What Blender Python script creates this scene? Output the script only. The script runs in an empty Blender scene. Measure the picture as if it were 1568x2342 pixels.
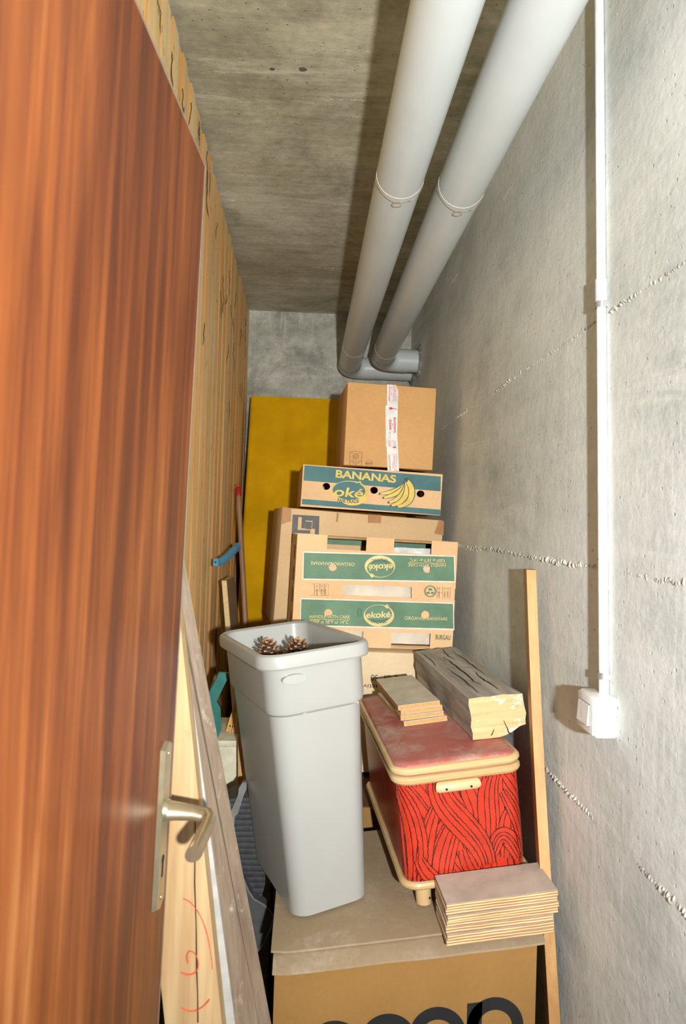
import bpy, bmesh, math, random
import numpy as np
from mathutils import Matrix, Vector, noise as mnoise
from mathutils.geometry import tessellate_polygon

S = bpy.context.scene
COL = S.collection
rnd = random.Random(11)

# ------------------------------------------------------------------ camera
F = 1561.0; CX, CY = 784.0, 1171.0            # focal length and centre in photo pixels (1568 x 2342)
_y = np.array([704.0 - CX, 1187.0 - CY, F]); _y /= np.linalg.norm(_y)
_x = np.array([1, .03, 0.0]); _x -= _y * (_x @ _y); _x /= np.linalg.norm(_x)
_zd = np.cross(_y, _x); _zd = _zd if _zd[1] > 0 else -_zd
MC = np.stack([_x, _y, -_zd], 1)
CAM = np.array([0, 0, 1.48])
cam_d = bpy.data.cameras.new('camera'); cam = bpy.data.objects.new('camera', cam_d); COL.objects.link(cam)
right, up, fwd = MC[0], -MC[1], MC[2]
cam.matrix_world = Matrix(((right[0], up[0], -fwd[0], CAM[0]), (right[1], up[1], -fwd[1], CAM[1]),
                           (right[2], up[2], -fwd[2], CAM[2]), (0, 0, 0, 1)))
cam_d.sensor_fit = 'VERTICAL'; cam_d.sensor_height = 36; cam_d.sensor_width = 24
cam_d.lens = F / 2342 * 36; cam_d.clip_start = .01
cam_d.dof.use_dof = True; cam_d.dof.focus_distance = 2.1; cam_d.dof.aperture_fstop = 7.0
S.camera = cam

# ------------------------------------------------------------------ light
w = bpy.data.worlds.new('world'); S.world = w; w.use_nodes = True
w.node_tree.nodes['Background'].inputs[0].default_value = (1.0, .92, .8, 1)
w.node_tree.nodes['Background'].inputs[1].default_value = .05
ld = bpy.data.lights.new('camera_flash', 'SPOT'); lo = bpy.data.objects.new('camera_flash', ld); COL.objects.link(lo)
FLASH = Vector((.185, -.5, 1.53))
lo.location = FLASH
ld.energy = 322; ld.color = (1, 1, .985); ld.shadow_soft_size = .022
ld.spot_size = math.radians(112); ld.spot_blend = 1.0
lo.rotation_euler = (Vector((.42, 3.0, 1.85)) - FLASH).to_track_quat('-Z', 'Y').to_euler()
vs = S.view_settings
vs.view_transform = 'Standard'; vs.look = 'None'; vs.gamma = 1; vs.use_curve_mapping = False
vs.exposure = 0.0

# ------------------------------------------------------------------ photo pixel -> place
def ray(px, py): return MC.T @ np.array([px - CX, py - CY, F])
def atY(px, py, Y): r = ray(px, py); return Vector(CAM + r * (Y / r[1]))
def atX(px, py, X): r = ray(px, py); return Vector(CAM + r * (X / r[0]))
def atZ(px, py, Z): r = ray(px, py); return Vector(CAM + r * ((Z - CAM[2]) / r[2]))
def onp(px, py, p, n):
    r = Vector(ray(px, py)); c = Vector(CAM); n = Vector(n)
    return c + r * ((Vector(p) - c).dot(n) / r.dot(n))

# ------------------------------------------------------------------ helpers
def lin(c):
    def f(v):
        v /= 255
        return v / 12.92 if v <= .04045 else ((v + .055) / 1.055) ** 2.4
    return (f(c[0]), f(c[1]), f(c[2]), 1)

MW = {}
def thing(name, label, cat, M=None, group=None, kind=None):
    o = bpy.data.objects.new(name, None); COL.objects.link(o); o.empty_display_size = .05
    M = M or Matrix()
    o.matrix_basis = M; MW[o.name] = M
    tag(o, label, cat, group, kind)
    return o
def tag(o, label=None, cat=None, group=None, kind=None):
    if label: o['label'] = label
    if cat: o['category'] = cat
    if group: o['group'] = group
    if kind: o['kind'] = kind
    return o

class MB:
    def __init__(s): s.v = []; s.f = []; s.m = []
    def add(s, vs_, fs, mi=0, M=None):
        o = len(s.v)
        for p in vs_:
            p = Vector(p); s.v.append(M @ p if M else p)
        for f in fs: s.f.append([i + o for i in f]); s.m.append(mi)
        return s
    def box(s, lo, hi, mi=0, M=None, bev=0, seg=1):
        if bev:
            bm = bmesh.new(); bmesh.ops.create_cube(bm, size=1)
            for v in bm.verts:
                v.co = Vector([(lo[i] + hi[i]) / 2 + v.co[i] * (hi[i] - lo[i]) for i in range(3)])
            bmesh.ops.bevel(bm, geom=bm.edges[:], offset=bev, segments=seg, affect='EDGES', profile=.5)
            s.bm(bm, mi, M); bm.free(); return s
        a, b = lo, hi
        v = [(a[0], a[1], a[2]), (b[0], a[1], a[2]), (b[0], b[1], a[2]), (a[0], b[1], a[2]),
             (a[0], a[1], b[2]), (b[0], a[1], b[2]), (b[0], b[1], b[2]), (a[0], b[1], b[2])]
        return s.add(v, [(3, 2, 1, 0), (4, 5, 6, 7), (0, 1, 5, 4), (1, 2, 6, 5), (2, 3, 7, 6), (3, 0, 4, 7)], mi, M)
    def hexa(s, b, t, mi=0):
        """b, t: four bottom and four top corners, same order"""
        return s.add(list(b) + list(t), [(3, 2, 1, 0), (4, 5, 6, 7), (0, 1, 5, 4), (1, 2, 6, 5), (2, 3, 7, 6), (3, 0, 4, 7)], mi)
    def bm(s, bm, mi=0, M=None):
        bm.verts.ensure_lookup_table(); bm.verts.index_update()
        return s.add([v.co.copy() for v in bm.verts], [[v.index for v in f.verts] for f in bm.faces], mi, M)
    def tube(s, pts, r, n=12, mi=0, closed=False, cap=True, flat=1.0):
        pts = [Vector(p) for p in pts]; N = len(pts)
        rs = r if isinstance(r, (list, tuple)) else [r] * N
        rings = []; prev = None
        for i, p in enumerate(pts):
            if closed: t = pts[(i + 1) % N] - pts[i - 1]
            else: t = pts[min(i + 1, N - 1)] - pts[max(i - 1, 0)]
            t.normalize()
            if prev is None:
                u = t.orthogonal().normalized()
            else:
                u = prev - t * prev.dot(t)
                u = u.normalized() if u.length > 1e-6 else t.orthogonal().normalized()
            prev = u; wv = t.cross(u)
            rings.append([p + (u * math.cos(2 * math.pi * k / n) + wv * math.sin(2 * math.pi * k / n) * flat) * rs[i] for k in range(n)])
        vs_ = [q for rg in rings for q in rg]; fs = []
        for i in range(N if closed else N - 1):
            a = i * n; b = ((i + 1) % N) * n
            for k in range(n): fs.append((a + k, a + (k + 1) % n, b + (k + 1) % n, b + k))
        if cap and not closed:
            fs.append(tuple(range(n - 1, -1, -1))); fs.append(tuple((N - 1) * n + k for k in range(n)))
        return s.add(vs_, fs, mi)
    def loft(s, rings, mi=0, cap0=True, cap1=True, M=None):
        n = len(rings[0]); vs_ = [q for r in rings for q in r]; fs = []
        for i in range(len(rings) - 1):
            for k in range(n):
                fs.append((i * n + k, i * n + (k + 1) % n, (i + 1) * n + (k + 1) % n, (i + 1) * n + k))
        if cap0: fs.append(tuple(range(n - 1, -1, -1)))
        if cap1: fs.append(tuple((len(rings) - 1) * n + k for k in range(n)))
        return s.add(vs_, fs, mi, M)
    def plate(s, loops, y0, y1, mi=0, side=True, mi_side=None):
        """outline (and holes) in local x,z given a thickness in y (front y0)"""
        flat = [[Vector((a, b, 0)) for a, b in lp] for lp in loops]
        tris = tessellate_polygon(flat)
        al = [p for lp in loops for p in lp]; n = len(al)
        if y1 is None:
            s.add([(a, y0, b) for a, b in al], [tuple(t) for t in tris], mi); return s
        vs_ = [(a, y0, b) for a, b in al] + [(a, y1, b) for a, b in al]
        s.add(vs_, [tuple(t) for t in tris] + [tuple(i + n for i in t) for t in tris], mi)
        if side:
            o = 0; fs = []
            for lp in loops:
                m = len(lp)
                for k in range(m):
                    a = o + k; b = o + (k + 1) % m
                    fs.append((a, b, b + n, a + n))
                o += m
            s.add(vs_, fs, mi if mi_side is None else mi_side)
        return s
    def build(s, name, mats, parent=None, world=False, smooth=35, normals=True):
        me = bpy.data.meshes.new(name)
        vs_ = s.v
        if parent and world:
            inv = MW[parent.name].inverted(); vs_ = [inv @ p for p in s.v]
        me.from_pydata([tuple(p) for p in vs_], [], s.f)
        for mt in (mats if isinstance(mats, (list, tuple)) else [mats]): me.materials.append(mt)
        for i, p in enumerate(me.polygons): p.material_index = s.m[i]
        if normals:
            bm = bmesh.new(); bm.from_mesh(me); bmesh.ops.recalc_face_normals(bm, faces=bm.faces[:]); bm.to_mesh(me); bm.free()
        if smooth:
            me.shade_smooth(); me.set_sharp_from_angle(angle=math.radians(smooth))
        me.update()
        o = bpy.data.objects.new(name, me); COL.objects.link(o)
        if parent: o.parent = parent; MW[o.name] = MW[parent.name]
        else: MW[o.name] = Matrix()
        return o

def rrect(hw, hl, r, z, seg=6, cx=0, cy=0):
    pts = []
    for sx, sy, a0 in ((1, -1, -90), (1, 1, 0), (-1, 1, 90), (-1, -1, 180)):
        for k in range(seg + 1):
            a = math.radians(a0 + 90 * k / seg)
            pts.append(Vector((cx + sx * (hw - r) + r * math.cos(a), cy + sy * (hl - r) + r * math.sin(a), z)))
    return pts

def place(local, world, R):
    """matrix with rotation R that puts the local point at the world point"""
    return Matrix.Translation(Vector(world) - R.to_3x3() @ Vector(local)) @ R.to_4x4()
def RZ(a): return Matrix.Rotation(a, 4, 'Z')
def RY(a): return Matrix.Rotation(a, 4, 'Y')
def RX(a): return Matrix.Rotation(a, 4, 'X')

# ------------------------------------------------------------------ materials
class NT:
    def __init__(s, name):
        s.m = bpy.data.materials.new(name); s.m.use_nodes = True; s.t = s.m.node_tree; s.t.nodes.clear()
        s.out = s.n('ShaderNodeOutputMaterial'); s.b = s.n('ShaderNodeBsdfPrincipled'); s.l(s.b.outputs[0], s.out.inputs[0])
        s.tc = s.n('ShaderNodeTexCoord').outputs['Object']
    def n(s, k, **kw):
        nd = s.t.nodes.new(k)
        for a, b in kw.items(): setattr(nd, a, b)
        return nd
    def l(s, a, b): s.t.links.new(a, b)
    def mapping(s, sc=(1, 1, 1), rot=(0, 0, 0), loc=(0, 0, 0), rand=False):
        m = s.n('ShaderNodeMapping'); m.inputs['Scale'].default_value = sc; m.inputs['Rotation'].default_value = rot
        m.inputs['Location'].default_value = loc
        src = s.tc
        if rand:
            oi = s.n('ShaderNodeObjectInfo'); ad = s.n('ShaderNodeVectorMath', operation='MULTIPLY_ADD')
            cb = s.n('ShaderNodeCombineXYZ')
            for i in range(3): s.l(oi.outputs['Random'], cb.inputs[i])
            s.l(cb.outputs[0], ad.inputs[0]); ad.inputs[1].default_value = (13, 37, 71); s.l(s.tc, ad.inputs[2]); src = ad.outputs[0]
        s.l(src, m.inputs[0]); return m.outputs[0]
    def noise(s, vec, scale=5, detail=5, rough=.6, dist=0):
        nd = s.n('ShaderNodeTexNoise'); nd.inputs['Scale'].default_value = scale; nd.inputs['Detail'].default_value = detail
        nd.inputs['Roughness'].default_value = rough; nd.inputs['Distortion'].default_value = dist
        s.l(vec, nd.inputs['Vector']); return nd.outputs[0]
    def vor(s, vec, scale, feat='F1'):
        nd = s.n('ShaderNodeTexVoronoi', feature=feat); nd.inputs['Scale'].default_value = scale
        s.l(vec, nd.inputs['Vector']); return nd.outputs['Distance']
    def ramp(s, fac, stops, interp='LINEAR'):
        r = s.n('ShaderNodeValToRGB'); e = r.color_ramp.elements; r.color_ramp.interpolation = interp
        while len(e) < len(stops): e.new(.5)
        for i, (p, c) in enumerate(stops):
            e[i].position = p; e[i].color = c if isinstance(c, tuple) and len(c) == 4 else (lin(c) if not isinstance(c, (int, float)) else (c, c, c, 1))
        s.l(fac, r.inputs[0]); return r.outputs[0]
    def mix(s, fac, a, b, mode='MIX'):
        m = s.n('ShaderNodeMix', data_type='RGBA', blend_type=mode)
        for v, i in ((fac, 0), (a, 6), (b, 7)):
            if isinstance(v, (int, float)): m.inputs[i].default_value = v
            elif isinstance(v, tuple): m.inputs[i].default_value = v if len(v) == 4 else lin(v)
            else: s.l(v, m.inputs[i])
        return m.outputs[2]
    def math(s, op, a, b=0.0):
        m = s.n('ShaderNodeMath', operation=op)
        for i, v in enumerate((a, b)):
            if isinstance(v, (int, float)): m.inputs[i].default_value = v
            else: s.l(v, m.inputs[i])
        return m.outputs[0]
    def bump(s, h, strength=.3, dist=.002, prev=None):
        b = s.n('ShaderNodeBump'); b.inputs['Strength'].default_value = strength; b.inputs['Distance'].default_value = dist
        s.l(h, b.inputs['Height'])
        if prev is not None: s.l(prev, b.inputs['Normal'])
        return b.outputs[0]
    def done(s, col, rough=.6, nrm=None, spec=.5, metal=0, **kw):
        b = s.b
        if isinstance(col, tuple): b.inputs['Base Color'].default_value = col if len(col) == 4 else lin(col)
        else: s.l(col, b.inputs['Base Color'])
        if isinstance(rough, (int, float)): b.inputs['Roughness'].default_value = rough
        else: s.l(rough, b.inputs['Roughness'])
        b.inputs['Specular IOR Level'].default_value = spec; b.inputs['Metallic'].default_value = metal
        for k, v in kw.items(): b.inputs[k.replace('_', ' ')].default_value = v
        if nrm is not None: s.l(nrm, b.inputs['Normal'])
        return s.m

def plain(name, c, rough=.5, spec=.5, metal=0, nz=0, nscale=30, dv=.9, **kw):
    t = NT(name)
    v = t.mapping()
    n = t.noise(v, nscale, 4)
    d = tuple(max(0, x * dv - 30 * (1 - dv)) for x in c)
    col = t.mix(t.ramp(n, [(.35, 0), (.7, 1)]), d, c)
    return t.done(col, rough, t.bump(n, nz, .001) if nz else None, spec, metal, **kw)

def concrete(name, dark, mid, light, along, streak=None, pit=.5, damp=.45):
    """along: scale vector that stretches the formwork grain"""
    t = NT(name); v = t.mapping(); va = t.mapping(along)
    n1 = t.noise(v, 1.7, 9, .68, .1); n2 = t.noise(va, 7, 8, .7); n3 = t.noise(v, 38, 6, .7)
    c = t.ramp(n1, [(.3, dark), (.5, mid), (.68, light)])
    c = t.mix(.8, c, t.ramp(n2, [(.3, .34), (.5, .5), (.7, .64)]), 'OVERLAY')
    c = t.mix(.7, c, t.ramp(n3, [(.3, .36), (.55, .5), (.8, .62)]), 'OVERLAY')
    # chalky blotches and darker damp patches with ragged outlines
    nb = t.noise(t.mapping(along, (0, 0, 0), (3.1, 1.7, .9)), 3.2, 12, .72, .8)
    c = t.mix(t.ramp(nb, [(.56, 0), (.62, .5)]), c, light)
    nd = t.noise(t.mapping((1, 1, 1), (0, 0, 0), (7.3, 2.2, 5.1)), 2.6, 12, .7, .5)
    c = t.mix(t.ramp(nd, [(.55, 0), (.64, damp)]), c, tuple(x * .78 for x in dark))
    if streak:
        vsx = t.mapping(streak); ns = t.noise(vsx, 9, 6, .6)
        nm = t.noise(v, 1.1, 3)
        fac = t.math('MULTIPLY', t.ramp(ns, [(.54, 0), (.64, 1)]), t.ramp(nm, [(.46, 0), (.62, .5)]))
        c = t.mix(fac, c, light)
    # small air holes and dark specks
    vp = t.mapping((1, 1, 1), (0, 0, 0), (.3, .7, .1))
    d = t.vor(vp, 46); msk = t.ramp(t.noise(vp, 9, 3), [(.44, 0), (.58, 1)])
    pits = t.math('MULTIPLY', t.ramp(d, [(.06, 1), (.13, 0)]), msk)
    c = t.mix(t.math('MULTIPLY', pits, pit), c, (62, 54, 44))
    d2 = t.ramp(t.noise(vp, 120, 3, .6), [(.68, 0), (.76, .75)])
    c = t.mix(t.math('MULTIPLY', d2, t.ramp(t.noise(vp, 4, 3), [(.45, 0), (.6, 1)])), c, (58, 50, 40))
    # fine scratches
    vsr = t.mapping((2.2, 2.2, .4), (.5, .2, .6)); sc = t.ramp(t.noise(vsr, 26, 3, .6, 2.0), [(.492, 0), (.5, 1), (.508, 0)])
    c = t.mix(t.math('MULTIPLY', sc, t.ramp(t.noise(v, 2.3, 2), [(.48, 0), (.62, .5)])), c, light)
    h = t.math('SUBTRACT', t.math('ADD', t.math('MULTIPLY', n3, .5), t.math('MULTIPLY', n2, .7)), t.math('MULTIPLY', pits, 1.6))
    return t.done(c, .82, t.bump(h, .6, .005), .25)

def wood(name, cols, axis='Z', fine=1.0, rough=.6, spec=.35, bump=.25, rings=.35, spot=None, rand=True):
    t = NT(name)
    def sc(k, s): return tuple(s if a != axis else k for a in 'XYZ')
    v = t.mapping(sc(1.2 * fine, 26 * fine), rand=rand); v2 = t.mapping(sc(.9 * fine, 7 * fine), rand=rand); v3 = t.mapping(sc(6 * fine, 120 * fine), rand=rand)
    n1 = t.noise(v, 1, 6, .6, .6); n2 = t.noise(v2, 1, 4, .5, 1.0); n3 = t.noise(v3, 1, 4, .6)
    f = t.math('ADD', t.math('MULTIPLY', n1, .55), t.math('MULTIPLY', n2, .45))
    k = len(cols)
    c = t.ramp(f, [(.3 + .42 * i / (k - 1), cc) for i, cc in enumerate(cols)])
    c = t.mix(rings, c, t.ramp(n3, [(.3, .3), (.6, .55)]), 'OVERLAY')
    if rand:
        oi = t.n('ShaderNodeObjectInfo')
        c = t.mix(.32, c, t.ramp(oi.outputs['Random'], [(0, .46), (1, .70)]), 'OVERLAY')
    if spot:
        ns = t.noise(t.mapping((1, 1, 1), rand=rand), 22, 6, .7)
        c = t.mix(t.ramp(ns, [(.6, 0), (.7, .8)]), c, spot)
    return t.done(c, rough, t.bump(t.math('ADD', n1, n3), bump, .0015), spec)

def card(name, c, c2=None, flute='X', rough=.75, dust=None):
    t = NT(name); v = t.mapping(); n = t.noise(v, 4, 5); n2 = t.noise(v, 90, 3)
    sc = tuple(1 if a == flute else .02 for a in 'XYZ')
    wv = t.n('ShaderNodeTexWave'); wv.inputs['Scale'].default_value = 42; wv.bands_direction = flute; wv.inputs['Distortion'].default_value = .4
    t.l(v, wv.inputs['Vector'])
    d = c2 or tuple(x * .9 for x in c)
    col = t.mix(t.ramp(n, [(.35, 0), (.65, 1)]), d, c)
    col = t.mix(.22, col, t.ramp(n2, [(.3, .4), (.7, .6)]), 'OVERLAY')
    if dust:
        nd = t.noise(v, 7, 8, .75); nf = t.noise(v, 60, 6, .8)
        col = t.mix(t.math('MULTIPLY', t.ramp(nd, [(.5, 0), (.7, 1)]), t.ramp(nf, [(.4, .1), (.75, .9)])), col, dust)
    nr = t.bump(wv.outputs['Fac'], .06, .001, t.bump(n, .25, .004))
    return t.done(col, rough, nr, .3)

M = {}
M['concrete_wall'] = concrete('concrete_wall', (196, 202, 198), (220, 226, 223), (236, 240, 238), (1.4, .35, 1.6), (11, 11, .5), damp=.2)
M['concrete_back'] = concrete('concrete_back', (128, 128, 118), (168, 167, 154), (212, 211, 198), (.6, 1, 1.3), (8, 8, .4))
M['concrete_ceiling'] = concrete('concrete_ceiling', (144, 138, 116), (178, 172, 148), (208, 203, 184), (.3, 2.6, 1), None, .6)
M['concrete_floor'] = concrete('concrete_floor', (110, 106, 98), (140, 136, 126), (165, 162, 152), (1, 1, 1))
M['seam'] = concrete('concrete_seam', (140, 137, 128), (176, 174, 165), (204, 202, 194), (2, 2, 2), None, .2)
M['door'] = wood('mahogany_door', [(52, 23, 12), (94, 45, 19), (128, 69, 30), (166, 108, 60)], 'Z', 1.2, .42, .4, .1, .35, rand=False)
M['door_edge'] = plain('worn_door_edge', (132, 118, 104), .6)
M['brass'] = plain('anodised_metal', (205, 192, 160), .32, .5, .85)
M['dark'] = plain('black_gap', (18, 16, 14), .8)
M['pine'] = wood('pine_board', [(206, 164, 104), (230, 192, 132), (240, 210, 158), (248, 226, 184)], 'Z', 1, .6, .3, .3, .28, (120, 82, 44))
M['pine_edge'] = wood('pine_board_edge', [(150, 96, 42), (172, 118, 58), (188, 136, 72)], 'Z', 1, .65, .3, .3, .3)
M['pipe'] = plain('pvc_pipe_grey', (200, 206, 205), .34, .5, 0, .03, 4, dv=.97)
M['pipe_joint'] = plain('pvc_joint_line', (216, 214, 208), .5)
M['wire'] = plain('thin_wire', (150, 132, 104), .5)
M['conduit'] = plain('conduit_white', (238, 238, 236), .35, .5)
M['conduit_grey'] = plain('conduit_coupling_grey', (200, 202, 202), .4)
M['clip'] = plain('galvanised_clip', (190, 192, 192), .35, .5, .7)
M['switch'] = plain('switch_white', (242, 242, 240), .3, .5)
M['switch_gap'] = plain('switch_gap', (150, 146, 140), .5)
M['foam'] = plain('yellow_foam', (228, 172, 14), .9, .1, 0, .05, 5)
M['card_a'] = card('cardboard_tan', (206, 160, 104), (198, 150, 94), 'Z')
M['card_side'] = card('cardboard_side', (188, 138, 80), None, 'Z')
M['card_b'] = card('cardboard_pale', (224, 186, 142), (214, 174, 128), 'X')
M['card_c'] = card('cardboard_beige', (216, 186, 142), (206, 174, 130), 'X')
M['card_d'] = card('cardboard_cream', (220, 198, 160), (210, 188, 150), 'X')
M['card_e'] = card('cardboard_ochre', (154, 116, 64), (146, 108, 58), 'X')
M['card_top'] = card('cardboard_dusty_top', (160, 140, 112), (150, 130, 102), 'X', .8, (196, 186, 170))
M['card_shade'] = card('cardboard_shaded', (110, 74, 46), None, 'X')
M['kraft'] = card('kraft_edge', (196, 156, 112), (150, 112, 74), 'X')
M['paper'] = plain('crumpled_paper', (224, 212, 192), .8, .2, 0, .4, 12)
M['plastic_bag'] = plain('clear_plastic_bag', (222, 222, 220), .2, .5)
M['tape'] = plain('brown_parcel_tape', (178, 124, 68), .55, .5)
M['tape_white'] = plain('white_tape', (236, 232, 228), .35, .5)
M['red_print'] = plain('red_print', (206, 52, 44), .5)
M['pale_print'] = plain('pale_print', (206, 196, 200), .5)
M['teal_print'] = plain('teal_print', (78, 122, 124), .6, .3, 0, 0, 14)
M['yellow_print'] = plain('yellow_print', (234, 200, 92), .6)
M['dark_print'] = plain('dark_teal_print', (44, 82, 84), .6)
M['green_print'] = plain('green_print', (104, 138, 110), .6, .3, 0, 0, 14)
M['cream_print'] = plain('cream_print', (228, 206, 140), .6)
M['white_print'] = plain('white_print', (232, 226, 212), .6)
M['brown_print'] = plain('brown_print', (120, 84, 52), .6)
M['grey_print'] = plain('grey_print', (92, 90, 88), .6)
M['black_print'] = plain('black_print', (34, 34, 36), .6)
M['green_pen'] = plain('green_pen', (62, 120, 86), .6)
M['bin'] = plain('bin_plastic', (164, 164, 159), .28, .5, 0, .02, 6, dv=.985)
M['red_vinyl'] = None
def dusty_red():
    t = NT('dusty_red_vinyl'); v = t.mapping(); n = t.noise(v, 9, 8, .75, .6); nf = t.noise(v, 120, 5, .8); nl = t.noise(v, 3, 3)
    f = t.math('ADD', t.math('MULTIPLY', t.ramp(n, [(.43, 0), (.62, 1)]), .75), t.math('MULTIPLY', t.ramp(nf, [(.62, 0), (.72, 1)]), .35))
    f = t.math('ADD', t.math('MULTIPLY', f, t.ramp(nl, [(.3, .35), (.6, 1)])), .22)
    return t.done(t.mix(f, (168, 56, 54), (180, 162, 144)), t.ramp(f, [(0, .35), (.5, .75)]), None, .4)
M['red_vinyl'] = dusty_red()
M['red_side'] = plain('red_vinyl_side', (198, 56, 34), .34, .5)
M['red_line'] = plain('black_line_print', (52, 16, 16), .4)
M['bamboo'] = wood('bamboo', [(178, 142, 92), (198, 168, 122), (208, 182, 140)], 'X', .7, .3, .5, .05, .15)
M['particle_top'] = plain('particleboard_face', (214, 204, 184), .6, .3, 0, 0, 18)
M['particle_edge'] = plain('particleboard_edge', (206, 160, 104), .85, .2, 0, .8, 180)
M['ply_top'] = plain('plywood_face', (190, 178, 164), .6, .3, 0, 0, 20)
def ply_edge():
    t = NT('plywood_edge'); v = t.mapping()
    wv = t.n('ShaderNodeTexWave', bands_direction='Z', wave_profile='SIN'); wv.inputs['Scale'].default_value = 62; wv.inputs['Distortion'].default_value = 1.4
    wv.inputs['Detail'].default_value = 2; t.l(t.mapping((.3, .3, 1), rand=False), wv.inputs['Vector'])
    n = t.noise(t.mapping((12, 12, 90), rand=True), 1, 5)
    c = t.ramp(wv.outputs['Fac'], [(.2, (160, 112, 70)), (.5, (204, 176, 130)), (.9, (214, 192, 150))])
    c = t.mix(.7, c, t.ramp(n, [(.3, .3), (.7, .65)]), 'OVERLAY')
    return t.done(c, .8, t.bump(n, .5, .002), .2)
M['ply_edge'] = ply_edge()
def weathered():
    t = NT('weathered_timber'); v = t.mapping((9, 1, 9)); v2 = t.mapping((60, 2.4, 60)); vc = t.mapping((13, 1.0, 13))
    n = t.noise(v, 1, 7, .7, .6); n2 = t.noise(v2, 1, 5, .7); nb = t.noise(t.mapping(), 7, 6, .7)
    c = t.ramp(n, [(.28, (118, 111, 102)), (.5, (168, 160, 149)), (.72, (206, 199, 188))])
    c = t.mix(.7, c, t.ramp(n2, [(.3, .36), (.7, .76)]), 'OVERLAY')
    c = t.mix(t.ramp(nb, [(.6, 0), (.75, .5)]), c, (104, 74, 62))
    return t.done(c, .85, t.bump(n2, .7, .004, t.bump(n, .8, .006)), .2)
M['weathered'] = weathered()
def sawn():
    t = NT('sawn_end'); v = t.mapping((1, 1, 1)); n = t.noise(v, 26, 6, .7); n2 = t.noise(t.mapping((4, 4, 90)), 1, 4)
    c = t.ramp(n2, [(.3, (196, 158, 110)), (.7, (218, 186, 140))])
    c = t.mix(t.ramp(n, [(.56, 0), (.66, .9)]), c, (226, 222, 216))
    return t.done(c, .8, t.bump(n2, .4, .002), .2)
M['sawn'] = sawn()
M['crack'] = plain('crack_dark', (30, 24, 20), .9)
M['lath'] = wood('lath_wood', [(150, 104, 58), (186, 142, 88), (204, 164, 110)], 'Z', 1, .55, .35, .15, .25, rand=False)
M['grey_panel'] = wood('weathered_panel', [(112, 96, 82), (146, 128, 110), (172, 156, 138)], 'Z', 1, .6, .35, .3, .5, (196, 182, 164), rand=False)
M['panel_edge'] = plain('pale_metal_edge', (176, 174, 168), .4, .5)
M['pale_plank'] = wood('pale_plank', [(150, 112, 70), (178, 150, 110), (194, 170, 134)], 'Z', .8, .65, .3, .3, .35, (168, 116, 62), rand=False)
M['red_chalk'] = plain('red_chalk', (206, 84, 52), .9)
M['case'] = None
def case_mat():
    t = NT('ribbed_black_case'); v = t.mapping(); n = t.noise(v, 60, 4)
    wv = t.n('ShaderNodeTexWave', bands_direction='Z'); wv.inputs['Scale'].default_value = 22; wv.inputs['Distortion'].default_value = .8; t.l(v, wv.inputs['Vector'])
    ln = t.ramp(wv.outputs['Fac'], [(0, 1), (.06, 0)])
    c = t.mix(t.math('MULTIPLY', ln, .45), t.ramp(n, [(.3, (42, 43, 45)), (.7, (62, 63, 65))]), (104, 106, 108))
    return t.done(c, .5, t.bump(wv.outputs['Fac'], .3, .002), .4)
M['case'] = case_mat()
M['case_lit'] = plain('case_relief_lit_grey', (84, 86, 87), .45, .4, 0, .1, 40)  # paler than the case shell: light falling on the guitar body painted in
M['case_relief'] = plain('grey_relief', (122, 122, 120), .5, .4)
M['cream_plastic'] = plain('cream_plastic', (214, 208, 180), .5)
M['teal_plastic'] = plain('teal_plastic', (44, 114, 104), .35, .5)
M['straw'] = wood('straw', [(150, 108, 52), (190, 146, 82), (212, 172, 108)], 'Z', 2, .8)
M['pole'] = wood('brown_pole', [(116, 84, 56), (150, 112, 78), (170, 132, 96)], 'Z', 1, .5, .4, .1)
M['red_plastic'] = plain('red_plastic', (176, 34, 36), .4)
M['blue_plastic'] = plain('blue_plastic', (80, 146, 182), .4)
M['chip_edge'] = plain('chipboard_edge', (214, 186, 138), .9, .2, 0, 1.0, 150)
M['chip_shade'] = plain('chipboard_shaded', (150, 124, 94), .6)
M['cone_dark'] = plain('pine_cone_dark', (74, 50, 34), .8)
M['cone_tip'] = plain('pine_cone_tip', (178, 132, 86), .8)
M['cobweb'] = plain('cobweb_dirt', (52, 42, 30), .9)

# ------------------------------------------------------------------ the setting
XR, YB, ZC = .55, 3.82, 2.635
def XF(Y): return -.322 - .010 * Y              # face of the slatted partition
Y0 = -.6
o = MB().box((-1.3, Y0, -.1), (XR + .2, YB + .2, 0)).build('floor', M['concrete_floor']); tag(o, 'grey concrete floor under the stored things', None, None, 'structure')
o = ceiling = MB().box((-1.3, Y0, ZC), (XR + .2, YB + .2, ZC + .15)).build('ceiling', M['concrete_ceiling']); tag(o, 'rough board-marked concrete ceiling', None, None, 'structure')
o = wall_right = MB().box((XR, Y0, 0), (XR + .2, YB + .2, ZC)).build('wall_right', M['concrete_wall']); tag(o, 'pale cast concrete wall with ridged seams', None, None, 'structure')
o = wall_back = MB().box((-1.3, YB, 0), (XR, YB + .2, ZC)).build('wall_back', M['concrete_back']); tag(o, 'stained concrete wall at the far end', None, None, 'structure')

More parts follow.
